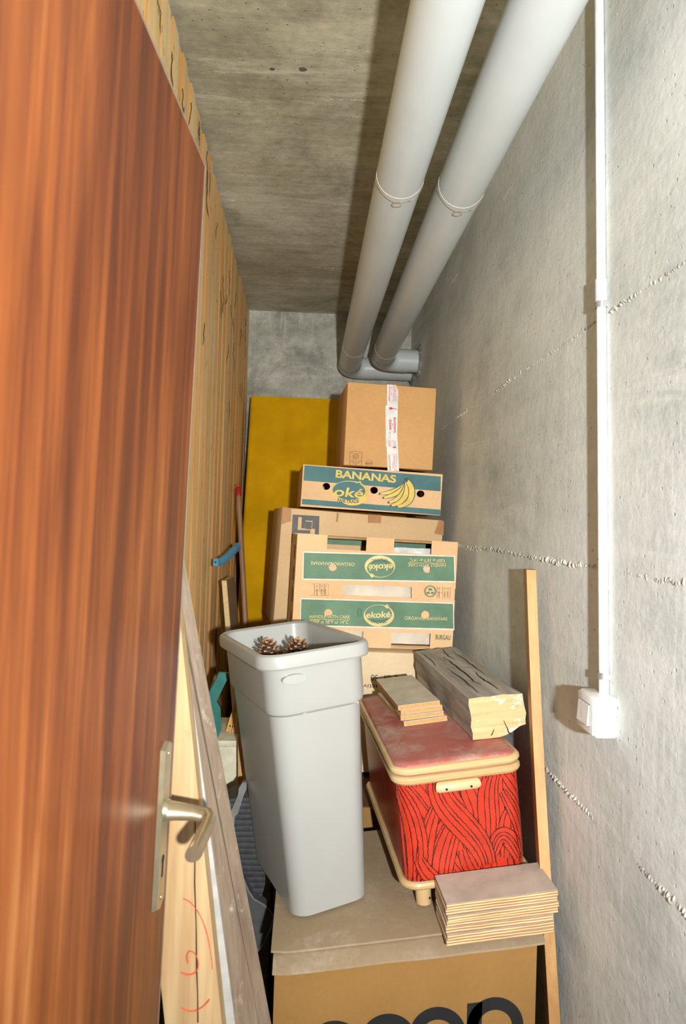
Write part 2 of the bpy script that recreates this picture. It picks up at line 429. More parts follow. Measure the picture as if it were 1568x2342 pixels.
def ridge(parent, p0, p1, nrm, wid, hgt, seed, n=220, gap=.35):
    """crumbly fin of concrete where two formwork boards met"""
    p0, p1, nrm = Vector(p0), Vector(p1), Vector(nrm); t = (p1 - p0).normalized(); s = t.cross(nrm)
    vs_, fs = [], []; L = (p1 - p0).length; rq = random.Random(int(seed * 10)); hh = 0; wl_ = 0
    for i in range(n + 1):
        q = p0 + (p1 - p0) * (i / n); a = i / n * L
        wob = (mnoise.noise((a * 3, seed, 0)) * .006 + mnoise.noise((a * 90, seed, 3)) * .004)
        h = max(0, mnoise.noise((a * 4, seed, 7)) + gap) * hgt * (.15 + 1.9 * rq.random() ** 2)
        ww = wid * (.25 + 1.1 * rq.random()); wob += rq.uniform(-.35, .35) * wid
        c = q + s * wob
        h -= .0011; vs_ += [c - s * ww - nrm * .0012, c - s * ww * .3 + nrm * h, c + s * ww * .35 + nrm * h * .8, c + s * ww - nrm * .0012]
        if i:
            b = 4 * i; a_ = b - 4
            for k in range(3): fs.append((a_ + k, a_ + k + 1, b + k + 1, b + k))
    MB().add(vs_, fs).build('seam', M['seam'], parent, smooth=20)
for i, (z, g, wd) in enumerate(((2.447, .35, .003), (1.88, .6, .006), (1.402, .8, .009), (.937, .7, .008), (.46, .6, .007))):
    ridge(wall_right, (XR, .3, z), (XR, YB, z), (-1, 0, 0), wd * .8, .0030, i * 7.3, 1900, g)
for i, y in enumerate((.65, 1.26, 1.865, 2.49, 3.12, 3.6)):
    ridge(ceiling, (-.33, y + .005, ZC), (XR, y - .012, ZC), (0, 0, -1), .0022, .0026, 40 + i * 5.1, 700, .42)
for i, z in enumerate((2.36, 1.9)):
    ridge(wall_back, (-.4, YB, z), (XR, YB, z), (0, -1, 0), .002, .0024, 80 + i * 3.7, 500, .35)
# two dark metal flecks left in the ceiling
for px, py, a in ((622, 157, .010), (692, 158, .016)):
    c = atZ(px, py, ZC)
    pts = [(c.x + a * .6 * math.cos(t) * (1 + .3 * rnd.random()), c.y + a * .45 * math.sin(t) * (1 + .3 * rnd.random())) for t in [k * math.tau / 9 for k in range(9)]]
    b = MB(); b.loft([[Vector((x, y, ZC)) for x, y in pts], [Vector((x, y, ZC - .0015)) for x, y in pts]])
    b.build('metal_fleck', plain('fleck', (92, 92, 92), .5), ceiling)

# slatted timber partition: proud boards over recessed boards, each its own part
wl = thing('wall_left', 'timber partition of upright pine boards nailed in two layers', None, Matrix.Translation((XF(2), 2.0, 0)), None, 'structure')
def board_mesh(wd, th, seed):
    rr = random.Random(seed); b = MB()
    n = 8; vs_ = []; fs = []; H = ZC - .012
    for i in range(n + 1):
        z = .005 + (H - .01) * i / n; dx = rr.uniform(-.0015, .0015); dy = rr.uniform(-.0015, .0015)
        vs_ += [(-th + dx, dy, z), (dx, dy, z), (dx, wd + dy, z), (-th + dx, wd + dy, z)]
        if i:
            a = 4 * (i - 1); c = 4 * i
            for k in range(4): fs.append((a + k, a + (k + 1) % 4, c + (k + 1) % 4, c + k))
    b.add(vs_, fs + [(0, 1, 2, 3)[::-1], tuple(4 * n + k for k in range(4))])
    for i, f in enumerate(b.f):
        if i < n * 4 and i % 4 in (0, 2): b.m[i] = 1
    return b
protos = {}
y = .24; k = 0
while y < YB - .05:
    for layer in (0, 1):
        wd, th, off, yy = (.064, .022, 0, y) if layer == 0 else (.054, .022, -.0045, y + .065)
        wd = min(wd + rnd.choice((-.003, -.0015, 0)), YB - .004 - yy)
        if wd < .02: continue
        key = (layer, round(wd, 3), k % 3)
        if key not in protos:
            ob = board_mesh(wd, th, k).build('board', [M['pine'], M['pine_edge']], wl, smooth=0); protos[key] = ob
        else:
            ob = protos[key].copy(); COL.objects.link(ob)
        ob.location = (XF(yy) + off + rnd.uniform(-.002, .002) - XF(2), yy - 2.0, rnd.uniform(-.006, .004) if layer else rnd.uniform(-.004, .006))
        k += 1
    y += .12
for z in (.35, 1.3, 2.25):   # rails behind the boards
    b = MB(); b.box((XF(2) - .105, .24, z), (XF(2) - .065, YB, z + .08)); b.build('rail', M['pine'], wl, world=True)
# dirty cobweb threads on the boards
b = MB()
for i in range(34):
    yy = rnd.uniform(1.0, 3.7); zz = ZC - abs(rnd.gauss(0, .32)) - .02; pts = []
    p = Vector((XF(yy) + .003, yy, zz)); d = Vector((0, rnd.uniform(-.5, .5), -1))
    for j in range(rnd.randint(4, 9)):
        pts.append(p.copy()); d += Vector((0, rnd.uniform(-.7, .7), rnd.uniform(-.3, .3))); p += d.normalized() * .018; p.x = XF(p.y) + rnd.uniform(.001, .006)
    b.tube(pts, [.0011] * (len(pts) - 1) + [.0004], 4)
o = b.build('cobweb', M['cobweb'], wl, world=True); o['kind'] = 'stuff'

# ------------------------------------------------------------------ door standing open on the left
ang = math.atan(.068)                       # leaf runs nearly along the room
RD = RY(.022) @ RZ(-ang)
MD = place((0, 0, 1.985), atY(470, 380, 1.0), RD)       # local: y = 0 at the lock edge, leaf goes to -y, face at x = 0
dr = thing('door_1', 'red-brown mahogany veneer door standing open with worn pale edges', None, MD, None, 'structure')
zb = .012
MB().box((-.040, -.80, zb), (0, -.003, 1.982)).build('door_leaf', M['door'], dr)
MB().box((-.040, -.80, 1.982), (.0005, 0, 1.986), bev=.001).box((-.040, -.003, zb), (.0005, 0, 1.982)).build('edge_band', M['door_edge'], dr)
# escutcheon plate, lever, keyhole
hz = 1.07
py = -.050
pl = MB(); pl.loft([[Vector((0, py + a, hz + c)) for a, c in pts] for pts in [[(-.021, -.128), (.0, -.135), (.021, -.128), (.021, .088), (0, .095), (-.021, .088)]]] +
                   [[Vector((.006, py + a * .82, hz + (c + .02) * .985 - .02)) for a, c in [(-.021, -.128), (.0, -.135), (.021, -.128), (.021, .088), (0, .095), (-.021, .088)]]])
plate = pl.build('escutcheon_plate', M['brass'], dr, smooth=20)
for zz in (.078, -.118):
    MB().tube([(.0055, py, hz + zz), (.0075, py, hz + zz)], [.004, .003], 10).build('screw', M['brass'], plate)
MB().box((.0058, py - .003, hz - .09), (.0066, py + .003, hz - .068)).tube([(.0058, py, hz - .066), (.0067, py, hz - .066)], .0055, 12).build('keyhole', M['dark'], plate)
MB().tube([(.004, py, hz), (.011, py, hz)], [.016, .0145], 20).build('collar', M['brass'], plate)
lv = MB()
pts = [(.010, py, hz), (.022, py, hz), (.046, py, hz - .001), (.062, py - .003, hz - .002), (.069, py - .014, hz - .004), (.069, py - .035, hz - .007), (.067, py - .062, hz - .011), (.066, py - .086, hz - .014)]
lv.tube(pts, [.0140, .0125, .0105, .0108, .0118, .0125, .0130, .0135], 16, flat=.72)
lv.build('lever', M['brass'], dr)

# ------------------------------------------------------------------ drain pipes under the ceiling
def drain(X, Z, Ye, r, label, ringsY):
    t = thing('drain_pipe', label, 'pipe', Matrix.Translation((X, Ye, Z - r)), 'drain pipes under the ceiling')
    er = .085
    MB().tube([(X, y_, Z) for y_ in np.linspace(Y0, Ye - er, 8)], r, 40, cap=False).build('pipe_run', M['pipe'], t, world=True)
    arc = [(X + er - er * math.cos(a), Ye - er + er * math.sin(a), Z) for a in np.linspace(0, math.pi / 2, 14)]
    MB().tube([(X, Ye - er - .05, Z)] + arc + [(X + er + .05, Ye, Z)], r * 1.035, 40, cap=False).build('elbow', M['pipe'], t, world=True)
    MB().tube([(X + er, Ye, Z), (XR + .01, Ye, Z)], r, 40, cap=False).build('outlet_pipe', M['pipe'], t, world=True)
    for ry in ringsY:
        MB().tube([(X + math.cos(a) * r, ry, Z + math.sin(a) * r) for a in np.linspace(0, math.tau, 40)[:-1]], .0009, 6, closed=True).build('joint_ring', M['pipe_joint'], t, world=True)
    ry = ringsY[0] + .012
    pts = [(X + math.cos(a) * (r + .002), ry + .006 * math.sin(3 * a) + .01 * (a > 5.1), Z + math.sin(a) * (r + .002)) for a in np.linspace(3.3, 6.2, 22)]
    MB().tube(pts, .0009, 5).tube([(X + .012 * math.cos(a) - .004, ry + .012 * math.sin(a) + .014, Z - r - .003) for a in np.linspace(0, 5.5, 12)], .0008, 5).build('wire', M['wire'], t, world=True)
    # ragged mortar round the wall opening
    b = MB(); n = 40; vs_ = []; fs = []
    for k_ in range(n):
        a = k_ / n * math.tau
        for rr, xx in ((r * .98, XR - .012), (r * 1.10 + rnd.random() * .01, XR - .008 - rnd.random() * .006), (r * 1.28 + rnd.random() * .02, XR + .001)):
            vs_.append((xx, Ye + math.cos(a) * rr, Z + math.sin(a) * rr))
    for k_ in range(n):
        for j in range(2): fs.append((k_ * 3 + j, k_ * 3 + j + 1, ((k_ + 1) % n) * 3 + j + 1, ((k_ + 1) % n) * 3 + j))
    b.add(vs_, fs).build('mortar_collar', M['concrete_floor'], t, world=True, smooth=0)
    return t
drain(.196, 2.312, 3.715, .0575, 'grey plastic drain pipe running along the middle of the ceiling', (1.62, 3.23))
drain(.352, 2.312, 3.50, .058, 'grey plastic drain pipe running next to the concrete side wall', (1.65, 3.24))

# ------------------------------------------------------------------ conduit and switch on the right wall
c0 = atX(1380, 1592, XR - .0098); c1 = atX(1369, -30, XR - .0098)
t = thing('conduit', 'thin white electrical conduit running up the concrete wall to the ceiling', 'conduit', Matrix.Translation(c0))
c1 = c0 + (c1 - c0) * ((ZC - c0.z) / (c1.z - c0.z))
MB().tube([c0, c1], .0086, 20).build('tube', M['conduit'], t, world=True)
def along(z): return c0 + (c1 - c0) * ((z - c0.z) / (c1.z - c0.z))
zz = atX(1382, 660, XR - .0098).z
MB().tube([along(zz - .022), along(zz + .022)], .0112, 20).build('coupling', M['conduit_grey'], t, world=True)
for pyx in (692, 1546):
    z_ = atX(1382, pyx, XR - .0098).z; q = along(z_)
    pts = [q + Vector((.0125, .026, 0)), q + Vector((.0115, .013, 0))] + [q + Vector((math.sin(a) * -.0112, math.cos(a) * .0112, 0)) for a in np.linspace(0, math.pi, 10)] + [q + Vector((.0125, -.012, 0))]
    b = MB()
    vs_ = []; fs = []
    for i, p in enumerate(pts):
        vs_ += [p + Vector((0, 0, -.006)), p + Vector((0, 0, .006))]
        if i: fs.append((2 * i - 2, 2 * i - 1, 2 * i + 1, 2 * i))
    b.add(vs_, fs); cl = b.build('clip', M['clip'], t, world=True, smooth=60)
    MB().tube([q + Vector((.0125, .021, 0)), q + Vector((.009, .021, 0))], .004, 8).build('screw', M['clip'], cl, world=True)

p_near = atX(1412, 1645, XR); Ya = p_near.y; Yb_ = Ya + .076; zt = atX(1412, 1597, XR).z; zl = atX(1412, 1692, XR).z; XS = XR - .039
t = thing('light_switch', 'white square surface-mounted light switch on the concrete wall', 'light switch', Matrix.Translation((XR, (Ya + Yb_) / 2, zl)))
MB().box((XS, Ya, zl), (XR, Yb_, zt), bev=.005, seg=3).build('housing', M['switch'], t, world=True)
MB().box((XS - .004, Ya + .004, zl + .004), (XS + .001, Yb_ - .003, zt - .003), bev=.0018, seg=2).build('cover_plate', M['switch'], t, world=True)
MB().box((XS - .0046, Ya + .0155, zl + .0155), (XS - .0035, Yb_ - .0105, zt - .0155)).build('rocker_gap', M['switch_gap'], t, world=True)
MB().hexa([(XS - .004, Ya + .017, zl + .017), (XS - .004, Yb_ - .012, zl + .017), (XS - .004, Yb_ - .012, zt - .017), (XS - .004, Ya + .017, zt - .017)],
          [(XS - .0085, Ya + .018, zl + .018), (XS - .0085, Yb_ - .013, zl + .018), (XS - .006, Yb_ - .013, zt - .018), (XS - .006, Ya + .018, zt - .018)]).build('rocker', M['switch'], t, world=True)

# ------------------------------------------------------------------ cartons
class Face:
    """front face of a carton: photo pixel -> local x,z on the plane y = yo"""
    def __init__(s, Mx, yo, parent):
        s.M = Mx; s.yo = yo; s.p = parent; s.n = (Mx.to_3x3() @ Vector((0, -1, 0))); s.o = Mx @ Vector((0, yo, 0)); s.inv = Mx.inverted(); s.k = 0
    def uv(s, px, py):
        q = s.inv @ onp(px, py, s.o, s.n); return (q.x, q.z)
    def lay(s): s.k += 1; return s.yo - .0004 - .00025 * s.k
    def poly(s, name, pts, mat, local=False, holes=(), thick=None):
        lp = [pts if local else [s.uv(*q) for q in pts]] + [h if local else [s.uv(*q) for q in h] for h in holes]
        y_ = s.lay()
        b = MB().plate(lp, y_, None if thick is None else y_ + thick); return b.build(name, mat, s.p, smooth=0, normals=False)
    def ribbon(s, name, lines, wd, mat, closed=False):
        """thin printed strokes; wd in photo pixels"""
        y_ = s.lay()
        for ln in lines:
            b = MB()
            pts = [Vector(s.uv(*q)) for q in ln]; n = len(pts); k_ = s.scale() * wd / 2; L, Rr = [], []
            for i in range(n):
                a = pts[(i + 1) % n if closed else min(i + 1, n - 1)] - pts[i - 1 if (closed or i) else 0]
                a = a.normalized() if a.length else Vector((1, 0)); nn = Vector((-a.y, a.x)) * k_
                L.append(pts[i] + nn); Rr.append(pts[i] - nn)
            for i in range(n if closed else n - 1):
                j = (i + 1) % n
                b.add([(q.x, y_, q.y) for q in (L[i], L[j], Rr[j], Rr[i])], [(0, 1, 2, 3)])
            b.build(name, mat, s.p, smooth=0, normals=False)
    def scale(s):
        a = Vector(s.uv(800, 1200)); c = Vector(s.uv(810, 1200)); return (c - a).length / 10
    def text(s, body, p0, p1, h, mat, bold=0, bend=0, shear=0, name='lettering', dx=0):
        """text whose baseline runs from pixel p0 to pixel p1 with cap height h pixels"""
        cu = bpy.data.curves.new('t', 'FONT'); cu.body = body; cu.size = 1; cu.offset = bold; cu.shear = shear
        ob = bpy.data.objects.new('t', cu); COL.objects.link(ob)
        dg = bpy.context.evaluated_depsgraph_get(); ev = ob.evaluated_get(dg); me = ev.to_mesh()
        co = [v.co.copy() for v in me.vertices]; fc = [list(p.vertices) for p in me.polygons]; ev.to_mesh_clear()
        bpy.data.objects.remove(ob); bpy.data.curves.remove(cu)
        x0 = min(c.x for c in co); x1 = max(c.x for c in co)
        a = Vector(s.uv(*p0)); c_ = Vector(s.uv(*p1)); d = c_ - a; up_ = Vector((-d.y, d.x)).normalized() * (h * s.scale()); y_ = s.lay()
        vs_ = []
        for c in co:
            u = (c.x - x0) / (x1 - x0); q = a + d * u + up_ * (c.y / .70 + bend * (2 * u - 1) ** 2); vs_.append((q.x, y_, q.y))
        return MB().add(vs_, fc).build(name, mat, s.p, smooth=0, normals=False)

def ellipse(cx, cy, rx, ry, n=32, a0=0, a1=math.tau, rot=0):
    out = []
    for k_ in range(n + (a1 - a0 < 6.28)):
        a = a0 + (a1 - a0) * k_ / n; x, y_ = rx * math.cos(a), ry * math.sin(a)
        out.append((cx + x * math.cos(rot) - y_ * math.sin(rot), cy + x * math.sin(rot) + y_ * math.cos(rot)))
    return out

def carton_frame(TL, TR, BL, Y, yaw, depth):
    """frame of a carton whose front face has these photo corners; local origin at the base centre"""
    n = Vector((math.sin(yaw), -math.cos(yaw), 0)); p = atY(*TL, Y)
    a, b_, c = onp(*TL, p, n), onp(*TR, p, n), onp(*BL, p, n)
    wd = (b_ - a).length; roll = math.asin(max(-1, min(1, (a.z - b_.z) / wd)))
    R = RZ(yaw) @ RY(roll); up_ = R.to_3x3() @ Vector((0, 0, 1)); h = (a - c).dot(up_)
    return place((-wd / 2, -depth / 2, h), a, R), wd, h
def shell(b, w_, d, h, th=.004, mi=0):
    """open-fronted carton body"""
    b.box((-w_ / 2, -d / 2, 0), (-w_ / 2 + th, d / 2, h), mi); b.box((w_ / 2 - th, -d / 2, 0), (w_ / 2, d / 2, h), mi)
    b.box((-w_ / 2 + th, -d / 2, 0), (w_ / 2 - th, d / 2, th), mi); b.box((-w_ / 2 + th, -d / 2, h - th), (w_ / 2 - th, d / 2, h), mi)
    b.box((-w_ / 2 + th, d / 2 - th, th), (w_ / 2 - th, d / 2, h - th), mi)
    return b

# --- tall box with white guarantee tape, on top of the stack
dp = .30
Mx, w_, h_ = carton_frame((795, 873), (998, 888), (792, 1064), 2.47, math.radians(3.5), dp)
t = thing('cardboard_box', 'plain tan cardboard box sealed with white tape printed red, topmost of the stack', 'cardboard box', Mx, 'cartons stacked against the back')
MB().box((-w_ / 2, -dp / 2, 0), (w_ / 2, dp / 2, h_), bev=.004, seg=2).build('body', M['card_a'], t)
fc = Face(Mx, -dp / 2, t)
fl = MB(); fl.hexa([(-.03, -dp / 2 + .04, h_), (.035, -dp / 2 + .04, h_), (.035, -dp / 2 + .044, h_), (-.03, -dp / 2 + .044, h_)],
                   [(-.03, -dp / 2 + .05, h_ + .002), (.035, -dp / 2 + .055, h_ + .022), (.035, -dp / 2 + .059, h_ + .022), (-.03, -dp / 2 + .054, h_ + .002)])
fl.build('loose_flap', M['card_side'], t)
Q = lambda x, y_: (780 + x / 6.817, 860 + y_ / 6.817)
tp = fc.poly('tape', [Q(715, 132), Q(850, 140), Q(888, 230), Q(880, 460), Q(872, 900), Q(885, 1150), Q(900, 1480), Q(722, 1478), Q(708, 1100), Q(695, 1098), Q(690, 462), Q(712, 460)], M['tape_white'])
def redframe(a, b_, c, d): fc.ribbon('printed_frame', [[Q(*a), Q(*b_), Q(*c), Q(*d)]], .7, M['red_print'], True)
redframe((750, 180), (862, 180), (862, 405), (750, 400)); redframe((738, 1220), (858, 1224), (862, 1478), (748, 1478)); redframe((730, 1010), (848, 1018), (846, 1108), (728, 1098))
for (a, b_, s_, h) in (((758, 385), (762, 150), 'BANDE DE GARANTIE', 3.0), ((790, 300), (793, 165), 'RETOUR', 2.2), ((820, 390), (824, 140), 'EN CAS DE RUPTURE', 2.6), ((846, 390), (846, 160), 'OU DE DOMMAGE', 2.4),
                       ((762, 1240), (772, 1470), 'BANDE DE GARANTIE', 3.0), ((830, 1240), (845, 1470), 'EN CAS DE RUPTURE', 2.8), ((808, 1330), (812, 1440), 'RETOUR', 2.0)):
    a, b_ = Q(*a), Q(*b_)
    if a[1] < b_[1]: a, b_ = b_, a
    fc.text(s_, a, b_, h, M['red_print'], .01)
fc.text('BANDE', Q(776, 838), Q(776, 680), 4.6, M['red_print'], .03); fc.text('GARANTIE', Q(848, 888), Q(848, 644), 5.0, M['red_print'], .03)
fc.text('de', Q(802, 775), Q(802, 740), 2.4, M['red_print'], 0)
fc.text('GAR', Q(770, 970), Q(770, 860), 4.2, M['pale_print'], 0)
fc.poly('printed_glass', [Q(745, 490), Q(780, 488), Q(800, 505), Q(855, 513), Q(858, 495), Q(862, 540), Q(856, 540), Q(855, 519), Q(800, 516), Q(780, 526), Q(745, 522)], M['red_print'])
fc.poly('printed_glass', [Q(795, 1105), Q(846, 1100), Q(852, 1118), Q(835, 1128), Q(810, 1124)], M['red_print'])
fc.text('HAUT', Q(838, 1090), Q(838, 1030), 3.0, M['red_print'], 0); fc.text('BAS', Q(760, 1090), Q(760, 1030), 2.4, M['red_print'], 0)
rr = [Q(x, y_) for x, y_ in ((142, 1175), (308, 1182), (318, 1195), (316, 1385), (306, 1400), (140, 1392), (130, 1380), (132, 1185))]
fc.ribbon('printed_frame', [rr], .6, M['brown_print'], True); fc.ribbon('printed_line', [[Q(132, 1330), Q(318, 1336)]], .5, M['brown_print'])
fc.ribbon('printed_ring', [[Q(*q) for q in ellipse(224, 1258, 46, 44, 20)], [Q(*q) for q in ellipse(224, 1258, 34, 32, 18)]], .6, M['brown_print'], True)
fc.ribbon('printed_ring', [[Q(*q) for q in ellipse(430, 1364, 52, 52, 20)]], .6, M['brown_print'], True)
fc.text('RESY', Q(385, 1380), Q(475, 1384), 4.5, M['brown_print'], .01); fc.text('C', Q(206, 1272), Q(240, 1273), 4, M['brown_print'], .03)
fc.ribbon('printed_line', [[Q(160, 1355), Q(280, 1360)], [Q(205, 1378), Q(240, 1380)], [Q(150, 1200), Q(185, 1201)], [Q(258, 1205), Q(296, 1207)], [Q(150, 1318), Q(188, 1319)], [Q(280, 1322), Q(298, 1323)]], .8, M['brown_print'])

# --- flat banana box with teal bands
dp = .36
Mx, w_, h_ = carton_frame((693, 1062), (1012, 1085), (686, 1158), 2.45, math.radians(3), dp)
t = thing('cardboard_box', 'flat banana box with teal bands, yellow fruit drawing and three round holes', 'cardboard box', Mx, 'cartons stacked against the back')
fc = Face(Mx, -dp / 2, t)
P = lambda x, y_: (660 + x / 3.92, 840 + y_ / 3.92)
holes = [[fc.uv(*q) for q in ellipse(*P(x, y_), 35 / 3.92, 31 / 3.92, 18)] for x, y_ in ((336, 1068), (764, 1103), (1181, 1135))]
b = shell(MB(), w_, dp - .004, h_)
b.build('body', M['card_b'], t)
MB().plate([[(-w_ / 2, 0), (w_ / 2, 0), (w_ / 2, h_), (-w_ / 2, h_)]] + holes, -dp / 2, -dp / 2 + .004).build('front_panel', M['card_b'], t, smooth=0)
fc.poly('printed_band', [P(142, 878), P(1362, 980), P(1360, 1112), P(132, 1015)], M['teal_print'])
fc.poly('printed_band', [P(120, 1180), P(1358, 1277), P(1357, 1325), P(118, 1228)], M['teal_print'])
oval = [P(*q) for q in ellipse(548, 1118, 166, 100, 40, rot=.05)]
fc.poly('printed_oval', [P(*q) for q in ellipse(570, 1130, 140, 110, 36, rot=.05)], M['yellow_print'])
fc.poly('printed_oval', oval[:], M['yellow_print'])
fc.poly('printed_leaf', [P(596, 1040), P(640, 1018), P(662, 1062), P(620, 1075)], M['yellow_print'])
fc.poly('printed_oval', [P(*q) for q in ellipse(540, 1106, 146, 82, 40, rot=.06)] , M['teal_print'])
fc.poly('printed_leaf', [P(605, 1046), P(636, 1032), P(650, 1066), P(616, 1074)], M['teal_print'])
fc.text('oké', P(404, 1152), P(664, 1172), 21, M['yellow_print'], .018, shear=.12)
fc.text('FAIR TRADE', P(436, 1212), P(628, 1222), 7.5, M['dark_print'], .02, bend=.3)
fc.text('BANANAS', P(418, 986), P(958, 1034), 16.5, M['yellow_print'], .03)
def bez(a, c, d, e, n=14):
    return [tuple((1 - s_) ** 3 * a[i] + 3 * (1 - s_) ** 2 * s_ * c[i] + 3 * (1 - s_) * s_ * s_ * d[i] + s_ ** 3 * e[i] for i in (0, 1)) for s_ in [k_ / n for k_ in range(n + 1)]]
def fruit(a, c, d, e, wd):
    pts = bez(a, c, d, e); L, R_ = [], []
    for i, p in enumerate(pts):
        q0, q1 = pts[max(i - 1, 0)], pts[min(i + 1, len(pts) - 1)]; dx, dy = q1[0] - q0[0], q1[1] - q0[1]; l_ = math.hypot(dx, dy); s_ = i / (len(pts) - 1)
        k_ = wd * (.25 + .75 * math.sin(math.pi * min(1, .08 + s_ * .92)) ** .6) / 2
        L.append((p[0] - dy / l_ * k_, p[1] + dx / l_ * k_)); R_.append((p[0] + dy / l_ * k_, p[1] - dx / l_ * k_))
    return L + R_[::-1]
stem = (1050, 1015)
for (c, d, e, wd) in (((1040, 1080), (930, 1130), (812, 1135), 34), ((1045, 1090), (960, 1150), (845, 1170), 36), ((1060, 1100), (1000, 1190), (892, 1212), 40),
                      ((1075, 1100), (1050, 1220), (912, 1240), 44), ((1125, 1070), (1130, 1240), (966, 1250), 48)):
    o1 = fruit(stem, c, d, e, wd + 14); o2 = fruit(stem, c, d, e, wd)
    fc.poly('printed_banana_outline', [P(*q) for q in o1], M['dark_print']); fc.poly('printed_banana', [P(*q) for q in o2], M['yellow_print'])
    fc.poly('printed_banana_tip', [P(*q) for q in ellipse(e[0], e[1], 9, 10, 10)], M['dark_print'])
fc.poly('printed_stem', [P(1034, 992), P(1066, 992), P(1062, 1030), P(1042, 1030)], M['dark_print'])

# --- large carton with black maze-like logo and tape on the corners
dp = .40
Mx, w_, h_ = carton_frame((645, 1160), (1015, 1190), (628, 1440), 2.46, math.radians(7), dp)
# stretch the base down to the lower carton
base = 1.10; ext = max(0, (Mx @ Vector((0, 0, 0))).z - base); Mx = Mx @ Matrix.Translation((0, 0, -ext)); h_ += ext
t = thing('cardboard_box', 'large beige carton with a dark square logo and brown tape over its corners', 'cardboard box', Mx, 'cartons stacked against the back')
MB().box((-w_ / 2, -dp / 2, 0), (w_ / 2, dp / 2, h_), bev=.006, seg=2).build('body', M['card_c'], t)
fc = Face(Mx, -dp / 2, t)
G = lambda x, y_: (600 + x / 3.2667, 1140 + y_ / 3.2667)
fc.poly('printed_logo', [G(225, 120), G(425, 132), G(418, 330), G(388, 330), G(392, 228), G(370, 226), G(374, 168), G(322, 165), G(318, 225), G(290, 222), G(294, 140), G(268, 138), G(262, 235), G(356, 238), G(356, 262), G(238, 258), G(238, 330), G(215, 330)], M['grey_print'])
fc.poly('printed_logo', [G(322, 172), G(370, 175), G(366, 232), G(320, 228)], M['grey_print'])
fc.poly('tape', [G(150, 65), G(215, 72), G(212, 170), G(138, 195)], M['tape']); fc.poly('tape', [G(788, 118), G(886, 124), G(884, 185), G(786, 182)], M['tape'])
fc.poly('tape', [G(1320, 158), G(1355, 170), G(1350, 275), G(1280, 262)], M['tape']); fc.poly('crease', [G(556, 105), G(568, 110), G(560, 180), G(548, 170)], M['kraft'])

# --- banana box stood on its side with two green bands
dp = .235
Mx, w_, h_ = carton_frame((680, 1220), (1047, 1240), (673, 1476), 2.17, math.radians(5), dp)
t = thing('cardboard_box', 'open-sided organic banana box with two green printed bands and paper inside', 'cardboard box', Mx, 'cartons stacked against the back')
fc = Face(Mx, -dp / 2, t)
E_ = lambda x, y_: (600 + x / 3.2667, 1140 + y_ / 3.2667)
shell(MB(), w_, dp - .010, h_ - .006).build('body', M['card_b'], t)
U = lambda x, y_: fc.uv(*E_(x, y_))
xl, xr = -w_ / 2, w_ / 2
# middle panel with a long slot
slot = [U(608, 640), U(1115, 652), U(1115, 748), U(608, 735)]
MB().plate([[(xl + .004, .10), (xr - .004, .10), (xr - .004, h_ - .10), (xl + .004, h_ - .10)], slot], -dp / 2 + .0035, -dp / 2 + .007).build('middle_panel', M['card_b'], t, smooth=0)
def hole(x, y_, r=30): return [fc.uv(*q) for q in ellipse(*E_(x, y_), r / 3.2667, r / 3.2667, 16)]
zu = U(640, 650)[1]; zlw = U(640, 725)[1]
def lip(x0, x1, top): return [U(x0, top)[0], U(x1, top)[0]]
a0, a1 = U(485, 300)[0], U(778, 300)[0]; b0, b1 = U(985, 300)[0], U(1266, 300)[0]; nz = U(640, 385)[1]
up_poly = [(xl, zu + .004), (xr, zu + .004), (xr, h_), (b1, h_), (b1, nz), (b0, nz), (b0, h_), (a1, h_), (a1, nz), (a0, nz), (a0, h_), (xl, h_)]
MB().plate([up_poly, hole(525, 512), hole(1230, 526)], -dp / 2, -dp / 2 + .0035).build('upper_flap', M['card_b'], t, smooth=0)
c0_, c1_ = U(470, 1000)[0], U(752, 1000)[0]; d0, d1 = U(965, 1000)[0], U(1256, 1000)[0]; nb = U(800, 995)[1]
lo_poly = [(xl, 0), (c0_, 0), (c0_, nb), (c1_, nb), (c1_, 0), (d0, 0), (d0, nb), (d1, nb), (d1, 0), (xr, 0), (xr, zlw), (xl, zlw)]
MB().plate([lo_poly, hole(492, 856), hole(1215, 870)], -dp / 2, -dp / 2 + .0035).build('lower_flap', M['card_b'], t, smooth=0)
# corrugated rim and folded edges seen in the cut-outs
MB().box((xl + .004, -dp / 2 + .004, h_ - .010), (xr - .004, -dp / 2 + .012, h_ - .003)).build('corrugated_rim', M['kraft'], t)
MB().box((xl + .004, -dp / 2 + .004, .002), (xr - .004, -dp / 2 + .012, .010)).build('corrugated_rim', M['kraft'], t)
MB().box((xl + .01, dp / 2 - .03, h_ - .035), (xr - .01, dp / 2 - .02, h_ - .012)).build('inner_panel', M['green_print'], t)
# wrapping paper inside
def crumple(x0, x1, z0, z1, y_, amp, seed, nx=26, nz_=14):
    b = MB(); vs_ = []; fs = []
    for i in range(nx + 1):
        for j in range(nz_ + 1):
            x = x0 + (x1 - x0) * i / nx; z = z0 + (z1 - z0) * j / nz_
            k_ = mnoise.noise((x * 22, z * 22, seed)) + .5 * abs(mnoise.noise((x * 50, z * 50, seed + 4)))
            zz_ = z + (.012 * mnoise.noise((x * 14, seed, 2)) if j == nz_ else 0)
            vs_.append((x, y_ + amp * k_, zz_))
    for i in range(nx):
        for j in range(nz_): a = i * (nz_ + 1) + j; fs.append((a, a + nz_ + 1, a + nz_ + 2, a + 1))
    return b.add(vs_, fs)
crumple(xl + .01, xr - .01, .012, h_ - .055, -dp / 2 + .022, .009, 3).build('wrapping_paper', M['paper'], t, smooth=25)
crumple(b0 - .02, b1 + .02, nz - .03, nz + .016, -dp / 2 + .03, .008, 9, 14, 8).build('plastic_bag', M['plastic_bag'], t, smooth=30)
